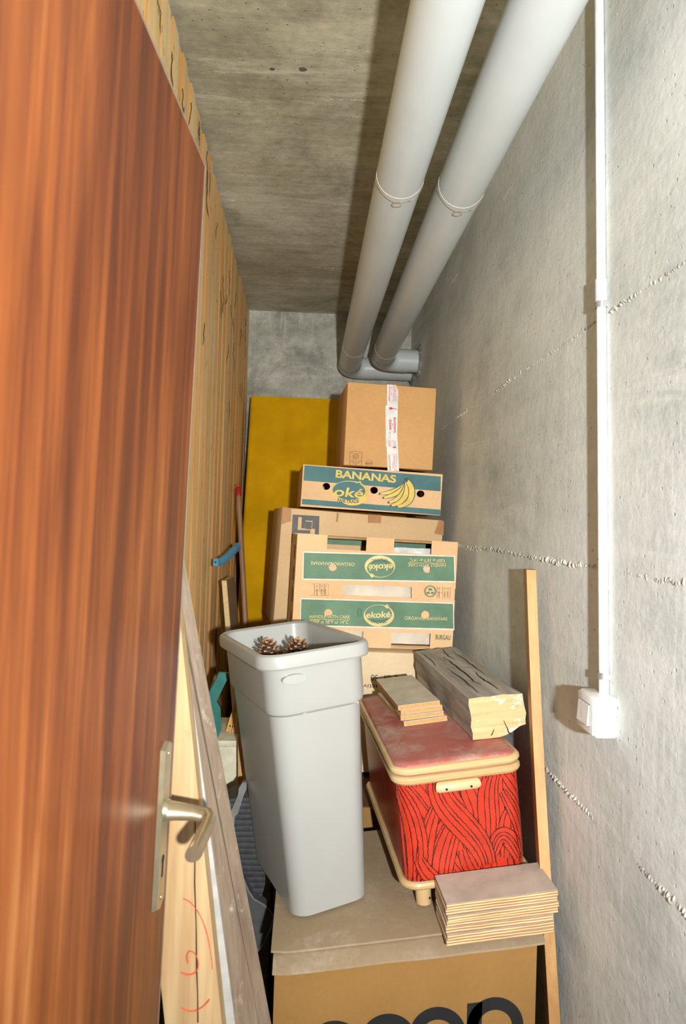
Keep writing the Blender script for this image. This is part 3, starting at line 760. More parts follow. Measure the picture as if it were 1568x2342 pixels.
def band(q, inner):
    hs = q[1]
    fc.poly('printed_border', q[0], M['white_print'], holes=q[1]); fc.poly('printed_band', inner, M['green_print'], holes=q[1])
hu = [ellipse(*E_(525, 512), 31 / 3.2667, 31 / 3.2667, 16), ellipse(*E_(1230, 526), 31 / 3.2667, 31 / 3.2667, 16)]
hl = [ellipse(*E_(492, 856), 31 / 3.2667, 31 / 3.2667, 16), ellipse(*E_(1215, 870), 31 / 3.2667, 31 / 3.2667, 16)]
band(([E_(303, 396), E_(1436, 428), E_(1442, 628), E_(298, 606)], hu), [E_(309, 405), E_(1428, 436), E_(1433, 618), E_(306, 598)])
band(([E_(284, 744), E_(1428, 780), E_(1432, 985), E_(278, 952)], hl), [E_(290, 752), E_(1421, 787), E_(1425, 972), E_(285, 944)])
def brand(cx, cy, flip):
    s_ = -1 if flip else 1
    K = lambda x, y_: E_(cx + s_ * x, cy + s_ * y_)
    fc.poly('printed_oval', [K(*q) for q in ellipse(0, 6, 114, 82, 36)], M['cream_print'])
    fc.poly('printed_oval', [K(*q) for q in ellipse(-4, -6, 100, 66, 36)], M['green_print'])
    fc.poly('printed_leaf', [K(40, -62), K(62, -80), K(80, -52), K(60, -46)], M['cream_print'])
    fc.text('ekoké', K(-96, 24), K(86, 18), 14, M['cream_print'], .02, shear=.1)
    fc.text('ORGANIC', K(-60, 66), K(60, 66), 8, M['dark_print'], .01, bend=.35)
brand(876, 514, True); brand(868, 868, False)
fc.text('HANDLE WITH CARE', E_(350, 892), E_(650, 896), 7.2, M['cream_print'], .005); fc.text('KEEP at 58°F or 14°C', E_(357, 930), E_(640, 936), 7.6, M['cream_print'], .005)
fc.ribbon('printed_line', [[E_(350, 900), E_(650, 905)]], .8, M['cream_print']); fc.text('ORGANIC BANANAS', E_(1058, 904), E_(1376, 910), 7.6, M['cream_print'], .005)
fc.text('HANDLE WITH CARE', E_(1364, 488), E_(1086, 484), 7.2, M['cream_print'], .005); fc.text('KEEP at 58°F or 14°C', E_(1358, 453), E_(1097, 449), 7.2, M['cream_print'], .005)
fc.ribbon('printed_line', [[E_(1364, 484), E_(1086, 479)]], .8, M['cream_print']); fc.text('ORGANIC BANANAS', E_(686, 480), E_(360, 470), 7.6, M['cream_print'], .005)
fc.text('BURGAU', E_(1288, 1050), E_(1398, 1056), 11, M['green_pen'], 0)
fc.text('B', E_(706, 880), E_(742, 882), 19, M['green_pen'], 0)
fc.ribbon('printed_ring', [[E_(*q) for q in ellipse(1250, 692, 40, 40, 20)]], 2.4, M['green_print'], True)
fc.poly('printed_mark', [E_(*q) for q in ellipse(1250, 678, 14, 10, 8)], M['green_print']); fc.poly('printed_mark', [E_(*q) for q in ellipse(1234, 704, 12, 9, 8)], M['green_print']); fc.poly('printed_mark', [E_(*q) for q in ellipse(1266, 704, 12, 9, 8)], M['green_print'])
tb = [[E_(360, 636), E_(492, 640), E_(490, 726), E_(358, 722)], [E_(388, 637), E_(386, 723)], [E_(428, 638), E_(426, 690)], [E_(460, 639), E_(458, 724)], [E_(388, 688), E_(458, 690)]]
fc.ribbon('printed_table', tb, .5, M['brown_print']); fc.ribbon('printed_table', [[E_(1300, 655), E_(1300, 745)], [E_(1340, 656), E_(1340, 748)], [E_(1398, 660), E_(1396, 748)], [E_(1300, 700), E_(1340, 702)]], .5, M['brown_print'])
for x in (410, 444, 472, 1318, 1360, 1382): fc.text('LASSE 12', E_(x, 722 if x < 600 else 744), E_(x + 2, 648 if x < 600 else 664), 3.2, M['brown_print'])
# slots in the left side
for j, zz in enumerate((.05, .13, .20, .27)):
    MB().box((xl - .0006, -dp / 2 + .06, zz), (xl + .001, -dp / 2 + .085, zz + .045)).build('side_slot', M['dark'], t)

# --- pale carton with upside-down lettering
dp = .66
pB = atY(808, 1768, 2.17)
Mx, w_, h_ = carton_frame((668, 1485), (1056, 1498), (668, 1764), 2.17, math.radians(1.5), dp)
t = thing('cardboard_box', 'smooth cream carton with black lettering turned upside down', 'cardboard box', Mx, 'cartons stacked against the back')
MB().box((-w_ / 2, -dp / 2, 0), (w_ / 2, dp / 2, h_), bev=.004, seg=2).build('body', M['card_d'], t)
fc = Face(Mx, -dp / 2, t)
A_ = lambda x, y_: (800 + x / 6.03, 1460 + y_ / 6.03)
fc.text('activSp', A_(398, 640), A_(78, 625), 10, M['black_print'], 0); fc.text('50', A_(384, 504), A_(290, 500), 13.5, M['black_print'], 0); fc.text('or 2 of', A_(812, 512), A_(460, 506), 10, M['black_print'], 0)
ztop_low = (Mx @ Vector((0, -dp / 2, 0))).z
cream_base = Mx.copy()

# --- low brown carton that carries the stack
c = atY(845, 1845, 1.95); yb0, yb1 = 1.95, 2.86
zt_ = min((Mx @ Vector((-w_ / 2, -dp / 2, 0))).z, (Mx @ Vector((w_ / 2, -dp / 2, 0))).z) - .012
t = thing('cardboard_box', 'low brown carton with ochre front showing between white bin and red chest', 'cardboard box', Matrix.Translation((.225, (yb0 + yb1) / 2, 0)), 'cartons stacked against the back')
MB().box((-.285, yb0 - (yb0 + yb1) / 2, 0), (.27, (yb1 - yb0) / 2, zt_), bev=.004).build('body', M['card_e'], t)
MB().box((-.286, yb0 - (yb0 + yb1) / 2 + .01, zt_ - .0005), (.271, (yb1 - yb0) / 2, zt_ + .0006)).build('shaded_top', M['card_shade'], t)  # dark sheet paints the shade of bin and chest onto the carton top

# ------------------------------------------------------------------ big carton in front, its top sagging to the left
TA = -math.atan(.115); TR_ = RY(TA); TN = Vector((-.115, 0, 1)).normalized(); TP = Vector((.2, 1.4, .65))
def ztop(X): return .65 + .115 * (X - .2)
fl_, fr_ = onp(620, 2207, TP, TN), onp(1256, 2141, TP, TN)
X0, X1, Yf, Yk = fl_.x, min(fr_.x, .497), 1.335, 1.835
Mx = Matrix.Translation(((X0 + X1) / 2, Yf + .012, 0))
t = thing('cardboard_box', 'big ochre carton with bold black lettering and dusty double-flap lid', 'cardboard box', Mx)
yf = Yf + .012
MB().hexa([(X0 + .006, yf, 0), (X1 - .012, yf, 0), (X1 - .012, Yk, 0), (X0 + .006, Yk, 0)],
          [(X0 + .006, yf, ztop(X0 + .006) - .030), (X1 - .012, yf, ztop(X1 - .012) - .030), (X1 - .012, Yk, ztop(X1 - .012) - .012), (X0 + .006, Yk, ztop(X0 + .006) - .012)]).build('body', M['card_e'], t, world=True)
# lower flap: reaches further forward and dips; edge a little ragged
def flap(name, xs, front, back, dz0, th, dip, seed, mat):
    n = 18; b = MB(); vs_ = []; fs = []
    for i in range(n + 1):
        X = xs[0] + (xs[1] - xs[0]) * i / n; j_ = .004 * mnoise.noise((X * 9, seed, 0)); z = ztop(X) + dz0
        f_ = front + j_ + (.006 * (i == 0))
        for yy, zz in ((f_, z - dip), (f_ + .03, z - dip * .25), (f_ + .08, z), (back, z)):
            vs_ += [(X, yy, zz), (X, yy, zz - th)]
        if i:
            a = 8 * (i - 1); c = 8 * i
            for k_ in range(3): fs += [(a + 2 * k_, a + 2 * k_ + 2, c + 2 * k_ + 2, c + 2 * k_), (a + 2 * k_ + 1, a + 2 * k_ + 3, c + 2 * k_ + 3, c + 2 * k_ + 1)]
            fs += [(a, a + 1, c + 1, c), (a + 6, a + 7, c + 7, c + 6)]
    e = 8 * n
    for k_ in range(3): fs += [(2 * k_, 2 * k_ + 1, 2 * k_ + 3, 2 * k_ + 2), (e + 2 * k_, e + 2 * k_ + 1, e + 2 * k_ + 3, e + 2 * k_ + 2)]
    return b.add(vs_, fs).build(name, mat, t, world=True, smooth=40)
flap('lower_flap', (X0 + .002, X1), Yf - .006, Yk, -.007, .004, .016, 2, M['card_top'])
flap('upper_flap', (X0 - .003, X1 - .03), Yf + .030, Yk - .002, 0, .004, .003, 8, M['card_top'])
# lettering on the front
Rf = RY(TA)
Mf = Matrix.Translation((0, yf, 0))
fc = Face(Mf, 0, None)
class _L: pass
def front_poly(name, loops):
    b = MB().plate(loops, yf - .0008, None); return b.build(name, M['black_print'], t, world=True, smooth=0, normals=False)
W_ = lambda x, y_: (600 + x / 2.119, 1850 + y_ / 2.119)
def ring_letter(px, top_y, rw, kind):
    cxx, tz = fc.uv(*W_(px, top_y)); ro = rw; ri = rw * .56; cz = tz - ro
    th = lambda a: (cxx + ro * math.cos(a), cz + ro * math.sin(a)); ti = lambda a: (cxx + ri * 1.06 * math.cos(a), cz + ri * math.sin(a))
    if kind == 'o':
        front_poly('lettering', [[th(k_ / 48 * math.tau) for k_ in range(48)], [ti(k_ / 48 * math.tau) for k_ in range(48)]])
    elif kind == 'c':
        aa = [.75 + (math.tau - 1.5) * k_ / 40 for k_ in range(41)]
        front_poly('lettering', [[th(a) for a in aa] + [ti(a) for a in aa[::-1]]])
    else:
        front_poly('lettering', [[th(k_ / 48 * math.tau) for k_ in range(48)], [ti(k_ / 48 * math.tau) for k_ in range(48)]])
        x0 = cxx - ro; s_ = .115
        front_poly('lettering', [[(x0, cz + ro * .78), (x0 + .03, cz + ro * .78 + .03 * s_), (x0 + .03, cz - ro * 1.9), (x0, cz - ro * 1.9)]])
ring_letter(352, 1025, .056, 'c'); ring_letter(612, 991, .057, 'o'); ring_letter(852, 958, .057, 'o'); ring_letter(1130, 911, .057, 'p')

# ------------------------------------------------------------------ white bin with pine cones
byaw = math.radians(20); bh = .572
Rb = TR_ @ RZ(byaw)
bc = Vector((.026, 1.635, 0)); bc.z = ztop(bc.x) + .003
Mb = place((0, 0, 0), bc, Rb)
t = thing('waste_bin', 'tall tapered white plastic bin standing on the big carton', 'bin', Mb)
prof = [(0, .083, .160, .035), (.004, .088, .165, .038), (.42, .1040, .190, .042), (.436, .1045, .191, .042), (.442, .1105, .197, .044), (.452, .1125, .199, .045), (.534, .1135, .202, .046), (.540, .1145, .203, .046)]
inner = [(.567, .1095, .198, .040), (.46, .107, .194, .04), (.434, .100, .186, .04), (.012, .082, .158, .032)]
rings = [rrect(hw, hl, r, z, 7) for z, hw, hl, r in prof] + [rrect(*a) for a in ((.126, .215, .052, .539, 7), (.1285, .2175, .054, .543, 7), (.1285, .2175, .054, .561, 7), (.126, .215, .052, .568, 7), (.120, .209, .048, .5715, 7), (.114, .203, .044, .5695, 7))] + [rrect(hw, hl, r, z, 7) for z, hw, hl, r in inner]
MB().loft(rings).build('body', M['bin'], t, smooth=28)
tabp = [(x, z) for x, z in ellipse(-.060, .517, .026, .0095, 20)]
MB().plate([tabp], -.211, -.197).build('grip_tab', M['bin'], t, smooth=30)
MB().tube([(-.042, -.191, .437), (-.03, -.192, .441), (.078, -.192, .441), (.086, -.191, .437)], .003, 8).build('moulded_ridge', M['bin'], t)

def cone_mesh(seed, H=.07, Rm=.027):
    rr = random.Random(seed); b = MB()
    core = []
    prof_ = [(0, .3), (.1, .62), (.3, .72), (.6, .55), (.85, .3), (1, .08)]
    b.loft([[Vector((math.cos(a) * Rm * r_, math.sin(a) * Rm * r_, H * z_)) for a in np.linspace(0, math.tau, 11)[:-1]] for z_, r_ in prof_], 0)
    n = 78
    for i in range(n):
        s_ = i / n; z = H * (.04 + .92 * s_); a = i * 2.39996; env = math.sin(math.pi * min(1, .22 + .76 * (1 - s_) ** 1.0)) ** .7 if s_ < .95 else .25
        R_ = Rm * (.35 + .75 * env) * rr.uniform(.92, 1.08) * (1 - .45 * s_ ** 2); tilt = .25 + .9 * s_; wd = .0065 * (1 - .45 * s_)
        d = Vector((math.cos(a), math.sin(a), 0)); sd = Vector((-math.sin(a), math.cos(a), 0)); upv = Vector((0, 0, 1))
        base = d * Rm * .35 + upv * z; mid = d * R_ * .78 + upv * (z + R_ * .5 * math.tan(tilt) * .35); tip = d * R_ + upv * (z + R_ * .5 * math.tan(tilt) * .6)
        v = [base - sd * wd * .4, base + sd * wd * .4, mid + sd * wd, mid - sd * wd, tip + sd * wd * .75 + upv * .0012, tip - sd * wd * .75 + upv * .0012, tip - upv * .0025 - sd * wd * .6, tip - upv * .0025 + sd * wd * .6]
        b.add(v, [(0, 1, 2, 3)], 0); b.add(v, [(3, 2, 4, 5), (5, 4, 7, 6)], 1); b.add(v, [(6, 7, 1, 0)], 0)
    return b
cone_spots = [(612, 1470, 0, .074, .028, 'pine cone with open scales standing upright by the bin wall', 0.0), (668, 1467, 1, .070, .029, 'pine cone with dense scales leaning in the middle of the bin', .25),
              (708, 1492, 2, .055, .026, 'small pine cone half hidden behind the bin rim', .9)]
zl_ = .435
low = []
def cone(pos, seed, H, Rm, label, tilt, az=0.0):
    R = TR_ @ RZ(az) @ RX(tilt)
    tt = thing('pine_cone', label, 'pine cone', place((0, 0, 0), Mb @ Vector(pos), R), 'pine cones in the white bin')
    cb = cone_mesh(seed, H, Rm); cb.build('scales', [M['cone_dark'], M['cone_tip']], tt, smooth=0, normals=False)
# heap in the bin
inv = Mb.inverted()
def bin_local(px, py, zloc):
    n = Mb.to_3x3() @ Vector((0, 0, 1)); q = onp(px, py, Mb @ Vector((0, 0, zloc)), n); return inv @ q
for i, (px, py_, sd, H, Rm, lb, tl) in enumerate(cone_spots):
    q = inv @ atY(px, py_, (1.60, 1.63, 1.66)[i]); cone((q.x, q.y, q.z - H * .92), sd, H, Rm, lb, tl, i * 1.1)
base_spots = [(-.055, -.11), (.0, -.13), (.055, -.10), (-.06, -.04), (.06, -.03), (-.05, .10), (.0, .08), (.05, .12)]
for i, (x, y_) in enumerate(base_spots):
    cone((x, y_, .462), 5 + i, .060, .027, 'pine cone lying low in the heap inside the white bin', rnd.uniform(-.3, .3), i * .8)
MB().loft([rrect(.078, .150, .03, .02, 5), rrect(.097, .180, .04, .462, 5)], 0).build('filling', M['cone_dark'], t)

# ------------------------------------------------------------------ red bamboo-edged chest
sw, sl, sh = .284, .595, .313
Rs = TR_ @ RZ(math.radians(3.0))
FLc = onp(897, 1757, (.2, 1.43, .966), TN)
Ms = place((-sw / 2, -sl / 2, sh), FLc, Rs)
t = thing('sewing_chest', 'red vinyl chest with bamboo edging, hair-like black line print and short legs', 'chest', Ms)
zb_, zt2 = .054, .275
cr = .030
MB().loft([rrect(sw / 2 - .012, sl / 2 - .012, cr, zb_, 8), rrect(sw / 2 - .010, sl / 2 - .010, cr, zt2, 8)]).build('body', M['red_side'], t, smooth=40)
for z_, r_, nm in ((zb_ + .004, .0085, 'bottom_edging'), (zt2 + .004, .0095, 'top_edging')):
    MB().tube(rrect(sw / 2 - .008, sl / 2 - .008, cr + .002, z_, 8), r_, 10, closed=True).build(nm, M['bamboo'], t)
lid = MB().loft([rrect(sw / 2 - .010, sl / 2 - .010, cr, zt2 + .013, 8), rrect(sw / 2 - .008, sl / 2 - .008, cr, sh - .006, 8), rrect(sw / 2 - .012, sl / 2 - .012, cr, sh - .001, 8), rrect(sw / 2 - .03, sl / 2 - .03, cr, sh, 8)]).build('lid', M['red_vinyl'], t, smooth=50)
MB().tube(rrect(sw / 2 - .007, sl / 2 - .007, cr + .002, sh - .014, 8), .0085, 10, closed=True).build('lid_edging', M['bamboo'], lid)
hnd = MB().tube([(-.052, -sl / 2 - .004, zt2 - .012), (-.048, -sl / 2 - .006, zt2 - .012), (.032, -sl / 2 - .006, zt2 - .012), (.036, -sl / 2 - .004, zt2 - .012)], [.010, .0115, .0115, .010], 12).build('bamboo_clasp', M['bamboo'], t)
for x in (-.035, .018): MB().tube([(x, -sl / 2 - .0165, zt2 - .013), (x, -sl / 2 - .019, zt2 - .013)], .0025, 8).build('nail', M['crack'], hnd)
for sx in (-1, 1):
    for sy in (-1, 1):
        lg = MB().tube([(sx * (sw / 2 - .05), sy * (sl / 2 - .045), .002), (sx * (sw / 2 - .052), sy * (sl / 2 - .047), zb_ + .004)], [.0165, .0178], 16).build('leg', M['bamboo'], t)
        if (sx, sy) == (-1, -1): MB().tube([(sx * (sw / 2 - .05) + .011, sy * (sl / 2 - .045) - .0128, .016), (sx * (sw / 2 - .05) + .0112, sy * (sl / 2 - .045) - .0145, .016)], .0025, 8).build('nail', M['crack'], lg)
# line print: strands of hair wrapped round the body
per = []
hw, hl = sw / 2 - .0105, sl / 2 - .0105
def wrap(s_, z, off):
    """s_ = 0 at the middle of the front, runs to the right; goes round the corners"""
    seg0 = hw - cr; arc = cr * math.pi / 2
    sg = 1 if s_ >= 0 else -1; a = abs(s_)
    if a <= seg0: p = Vector((s_, -hl - off, z))
    elif a <= seg0 + arc:
        th_ = (a - seg0) / cr; p = Vector((sg * (seg0 + (cr + off) * math.sin(th_)), -hl + cr - (cr + off) * math.cos(th_), z))
    else: p = Vector((sg * (hw + off), -hl + cr + (a - seg0 - arc), z))
    f_ = (z - zb_) / (zt2 - zb_); p.x += (p.x > 0 and 1 or -1) * .001 * (f_ - .5) * 2
    return p
def strands():
    b = MB(); lay = 0
    rr = random.Random(5)
    sA, sB = -.30, .20
    zA, zB = zb_ + .012, zt2 - .004
    def bundle(p0, p1, p2, p3, w0, w1, n):
        nonlocal lay
        lay += 1; off = .0005 + .00012 * lay; N = 26
        cs = bez(p0, p1, p2, p3, N); Ls = []
        for i, p in enumerate(cs):
            q0, q1 = cs[max(i - 1, 0)], cs[min(i + 1, N)]; dx, dz = q1[0] - q0[0], q1[1] - q0[1]; l_ = math.hypot(dx, dz) or 1
            f_ = i / N; ww = w0 + (w1 - w0) * f_; ww *= .35 + .65 * math.sin(math.pi * (.12 + .76 * f_)) ** .7
            Ls.append((p, (-dz / l_, dx / l_), ww))
        def pt(i, u): p, nn, ww = Ls[i]; return (p[0] + nn[0] * ww * u, p[1] + nn[1] * ww * u)
        def quad(a, c, d, e, o_, mi):
            for q in (a, c, d, e):
                if not (sA <= q[0] <= sB and zA <= q[1] <= zB): return
            b.add([wrap(q[0], q[1], o_) for q in (a, c, d, e)], [(0, 1, 2, 3)], mi)
        K_ = 5
        for i in range(N):
            for k_ in range(K_):
                u0, u1 = -1 + 2 * k_ / K_, -1 + 2 * (k_ + 1) / K_
                quad(pt(i, u0), pt(i, u1), pt(i + 1, u1), pt(i + 1, u0), off, 0)
        us = sorted([-1, 1] + [-1 + 2 * (j + rr.uniform(-.3, .3)) / (n - 1) for j in range(1, n - 1)])
        for u in us:
            prev_ = None; ph = rr.random() * 9
            for i in range(N + 1):
                for sub in range(2 if i < N else 1):
                    ii = min(i, N); p = pt(ii, u)
                    if sub: p2_ = pt(ii + 1, u); p = ((p[0] + p2_[0]) / 2, (p[1] + p2_[1]) / 2)
                    wig = .0006 * math.sin(ph + (i * 2 + sub) * 1.9); nn = Ls[ii][1]
                    p = (p[0] + nn[0] * wig, p[1] + nn[1] * wig); lw = .0009 + .0002 * math.sin(ph + i)
                    cur = ((p[0] - nn[0] * lw, p[1] - nn[1] * lw), (p[0] + nn[0] * lw, p[1] + nn[1] * lw))
                    if prev_: quad(prev_[0], prev_[1], cur[1], cur[0], off + .00007, 1)
                    prev_ = cur
    zl2, zh = zb_ - .03, zt2 + .03
    # back layer: fans of near-vertical strands
    def Tc(x, y_):
        return ((x - 695) * .00037, zt2 - .008 - ((y_ + .13 * (x - 695)) - 885) * .000335)
    s0 = -.32
    while s0 < .20:
        bundle((s0, zh), (s0 + .008, .2), (s0 - .008, .13), (s0 + .004, zl2), .030, .030, 4); s0 += .05
    for (a, c, d, e, hw_, n) in (
        ((720, 870), (690, 1000), (790, 1060), (735, 1210), 78, 7), ((640, 860), (600, 960), (640, 1000), (700, 1120), 50, 5), ((360, 880), (420, 960), (470, 1050), (530, 1150), 60, 6),
        ((930, 840), (980, 940), (1000, 980), (1075, 1090), 60, 6), ((620, 1210), (650, 1330), (650, 1400), (720, 1480), 60, 6), ((690, 1320), (700, 1400), (720, 1440), (760, 1500), 46, 5),
        ((630, 1150), (560, 1300), (500, 1420), (530, 1600), 84, 8), ((900, 850), (830, 1010), (900, 1130), (830, 1350), 74, 7), ((970, 1090), (930, 1180), (960, 1250), (930, 1380), 44, 5),
        ((545, 1060), (470, 1230), (450, 1350), (430, 1580), 44, 5), ((345, 960), (440, 1150), (430, 1350), (385, 1580), 56, 6),
        ((855, 1350), (905, 1170), (965, 1230), (1010, 1380), 46, 6), ((945, 950), (1020, 1110), (1050, 1180), (1050, 1390), 40, 6),
        ((575, 860), (530, 1090), (800, 1190), (815, 1420), 70, 7), ((425, 1380), (450, 1480), (500, 1520), (600, 1580), 40, 5)):
        bundle(Tc(*a), Tc(*c), Tc(*d), Tc(*e), hw_ * .0004, hw_ * .0004, n - 1)
    return b.build('line_print', [M['red_side'], M['red_line']], t, smooth=60, normals=False)
strands()

# offcuts lying on the chest lid
lid_p = FLc; nl = TN
for i in range(4):
    dx = (.010, .004, .006, .0)[i]; dy = (-.012, -.004, .002, .0)[i]; th = .0115
    fl1 = onp(921, 1660, lid_p, TN); fr1 = onp(1020, 1646, lid_p, TN)
    yaw = math.radians(1.5) + (.02, -.015, .01, 0)[i]
    R = TR_ @ RZ(math.radians(5) + (.03, -.02, .012, 0)[i]); L_, Wd = .295, (.112, .110, .108, .108)[i]
    Mo = place((-Wd / 2, -L_ / 2, 0), fl1 + Vector((dx - .008, dy + .004, 0)) + TN * (.0008 + i * (th + .0006)), R)
    lb = ('lowest of four particleboard offcuts stacked on the red chest', 'second particleboard offcut from the bottom on the red chest', 'third particleboard offcut from the bottom on the red chest', 'topmost grey-faced particleboard offcut on the red chest')[i]
    tt = thing('particleboard_offcut', lb, 'board offcut', Mo, 'particleboard offcuts on the red chest')
    MB().box((-Wd / 2, -L_ / 2, .0008), (Wd / 2, L_ / 2, th - .0008)).build('core', M['particle_edge'], tt)
    for z0, z1 in ((0, .0009), (th - .0009, th)): MB().box((-Wd / 2, -L_ / 2, z0), (Wd / 2, L_ / 2, z1)).build('laminate', M['particle_top'], tt)

# weathered beam lying on the chest
bw, bhh, bl = .128, .094, .58
Rbm = TR_ @ RZ(math.radians(3.2))
pbm = onp(1080, 1695, lid_p, TN) + TN * .0015
Mbm = place((-bw / 2, -bl / 2, 0), pbm, Rbm)
tt = thing('timber_beam', 'short weathered grey timber beam with a pale sawn end lying on the red chest', 'timber', Mbm)
b = MB(); ny = 34; ring = []
cs = []
for x, z in ([(-bw / 2 + bw * k_ / 8, 0) for k_ in range(8)] + [(bw / 2, bhh * k_ / 6) for k_ in range(6)] + [(bw / 2 - bw * k_ / 8, bhh) for k_ in range(8)] + [(-bw / 2, bhh - bhh * k_ / 6) for k_ in range(6)]): cs.append((x, z))
def bprof(j, y_, e=1.0):
    x, z = cs[j]
    k_ = .0026 * mnoise.noise((x * 30, y_ * 7, z * 30)) + .0014 * mnoise.noise((x * 90, y_ * 16, z * 90 + 5))
    cx_, cz_ = 0, bhh / 2; d = Vector((x - cx_, z - cz_)); d = d.normalized()
    x2 = x + d.x * k_ * 1.6; z2 = z + d.y * k_ * 1.6
    rx = .985 if abs(x) > bw * .49 and (z < .002 or z > bhh * .99) else 1
    x2 *= rx; z2 = cz_ + (z2 - cz_) * (.985 if rx < 1 else 1)
    if y_ < -bl / 2 + .10 and x > .02 and z < .03: z2 += .022 * min(1, (x - .02) / .03) * (1 - (y_ + bl / 2) / .10)
    if j <= 8: z2 = max(z2, .0)
    return Vector((x2, y_, z2))
rgs = [[bprof(j, -bl / 2 + bl * i / ny) for j in range(len(cs))] for i in range(ny + 1)]
b.loft(rgs, 0, False, True).build('beam_body', M['weathered'], tt, smooth=50)
n_ = len(cs); e0 = rgs[0]; b = MB(); cxy = Vector((0, -bl / 2 - .001, bhh * .52))
b.add([cxy] + [p + Vector((0, -.0003, 0)) for p in e0], [(0, 1 + (k_ + 1) % n_, 1 + k_) for k_ in range(n_)]); se = b.build('sawn_end', M['sawn'], tt, smooth=0)
def crack(pts, wd, nm='crack', par=tt, lift=Vector((0, 0, .0012))):
    b = MB(); vs_ = []; fs = []
    for i, p in enumerate(pts):
        f_ = i / (len(pts) - 1); k_ = wd * math.sin(math.pi * (.06 + .9 * f_)); p = Vector(p)
        vs_ += [p + Vector((-k_ / 2, 0, 0)) + lift, p + Vector((k_ / 2, 0, 0)) + lift]
        if i: fs.append((2 * i - 2, 2 * i - 1, 2 * i + 1, 2 * i))
    return b.add(vs_, fs).build(nm, M['crack'], par, smooth=0, normals=False)
def topz(x, y_):
    j = min(range(14, 22), key=lambda q: abs(cs[q][0] - x)); return bprof(j, y_).z
rr = random.Random(21)
for (x, ya, yb2, wd) in ((-.030, -.26, .02, .0035), (-.004, -.20, .16, .005), (.020, -.25, -.06, .004), (.036, -.10, .24, .003), (-.05, .05, .27, .0028), (.012, .10, .27, .003)):
    pts = []; xx = x
    for k_ in range(15):
        yy = ya + (yb2 - ya) * k_ / 14; xx += rr.uniform(-.0025, .0025); pts.append((xx, yy, topz(xx, yy) + .0006))
    crack(pts, wd)
crack([(.052, -.02, topz(.052, -.02)), (.03, -.005, topz(.03, -.005)), (.01, .012, topz(.01, .012)), (-.012, .01, topz(-.012, .01)), (-.03, .022, topz(-.03, .022))], .004)
for pts in ([(.012, bhh * .40), (.015, bhh * .30), (.019, bhh * .2), (.021, bhh * .1), (.026, bhh * .03)], [(-.012, bhh * .22), (-.016, bhh * .13), (-.020, bhh * .07)]):
    b = MB(); vs_ = []; fs = []
    for i, (x, z) in enumerate(pts):
        k_ = .0006 + .0014 * i / len(pts); vs_ += [(x - k_, -bl / 2 - .0022, z), (x + k_, -bl / 2 - .0022, z)]
        if i: fs.append((2 * i - 2, 2 * i - 1, 2 * i + 1, 2 * i))
    b.add(vs_, fs).build('crack', M['crack'], se, smooth=0, normals=False)

# ------------------------------------------------------------------ stack of plywood offcuts on the front carton
fl1 = onp(1020, 2160, TP + Vector((0, 0, .001)), TN)
ords = ('lowest', 'second', 'third', 'fourth', 'fifth', 'sixth', 'seventh')
th = .0112
for i in range(7):
    Wd, L_ = (.212, .100) if i < 3 else (.222, .108)
    ox = (0, .002, .001, .004, .006, .004, .006)[i]; oy = (0, -.002, .003, .004, -.001, .003, 0)[i]
    R = TR_ @ RZ(math.radians(1.0) + (.0, .012, -.008, .006, .02, .0, .008)[i])
    Mo = place((-Wd / 2, -L_ / 2, 0), fl1 + Vector((ox, oy - .007, 0)) + TN * (.0005 + i * (th + .0005)), R)
    lb = ('topmost plywood offcut with a pinkish face in the stack on the big carton' if i == 6 else '%s plywood offcut from the bottom of the stack on the big carton' % ords[i] if i else 'lowest plywood offcut lying on the big carton lid')
    tt = thing('plywood_offcut', lb, 'board offcut', Mo, 'plywood offcuts on the big carton')
    MB().box((-Wd / 2, -L_ / 2, 0), (Wd / 2, L_ / 2, th - .0008)).build('plies', M['ply_edge'], tt)
    MB().box((-Wd / 2, -L_ / 2, th - .0008), (Wd / 2, L_ / 2, th)).build('face_veneer', M['ply_top'], tt)

# ------------------------------------------------------------------ lath leaning on the right wall
lx = XR - .030
p_top = atX(1212, 1302, lx); p_bot = atX(1264, 2330, lx)
d = (p_top - p_bot); p_bot = p_bot - d * (p_bot.z / d.z)
Ml = place((0, 0, 0), p_bot, (d.to_track_quat('Z', 'Y').to_matrix()))
t = thing('wooden_lath', 'thin square wooden lath leaning upright along the concrete wall', 'wooden stick', Matrix.Translation(p_bot))
b = MB(); L_ = d.length * (p_top.z / d.z); vs_ = []; fs = []; n = 14
for i in range(n + 1):
    q = p_bot + (p_top - p_bot) * (i / n) + Vector((.003 * math.sin(i * .45), .004 * math.sin(i / n * math.pi), 0))
    for ax, ay in ((-.0135, -.020), (.0078, -.0230), (.0134, .0166), (-.0079, .0196)): vs_.append(q + Vector((ax - .002, ay, 0)))
    if i:
        a = 4 * (i - 1); c = 4 * i
        for k_ in range(4): fs.append((a + k_, a + (k_ + 1) % 4, c + (k_ + 1) % 4, c + k_))
b.add(vs_, fs + [(3, 2, 1, 0), tuple(4 * n + k_ for k_ in range(4))]).build('shaft', M['lath'], t, world=True, smooth=0)

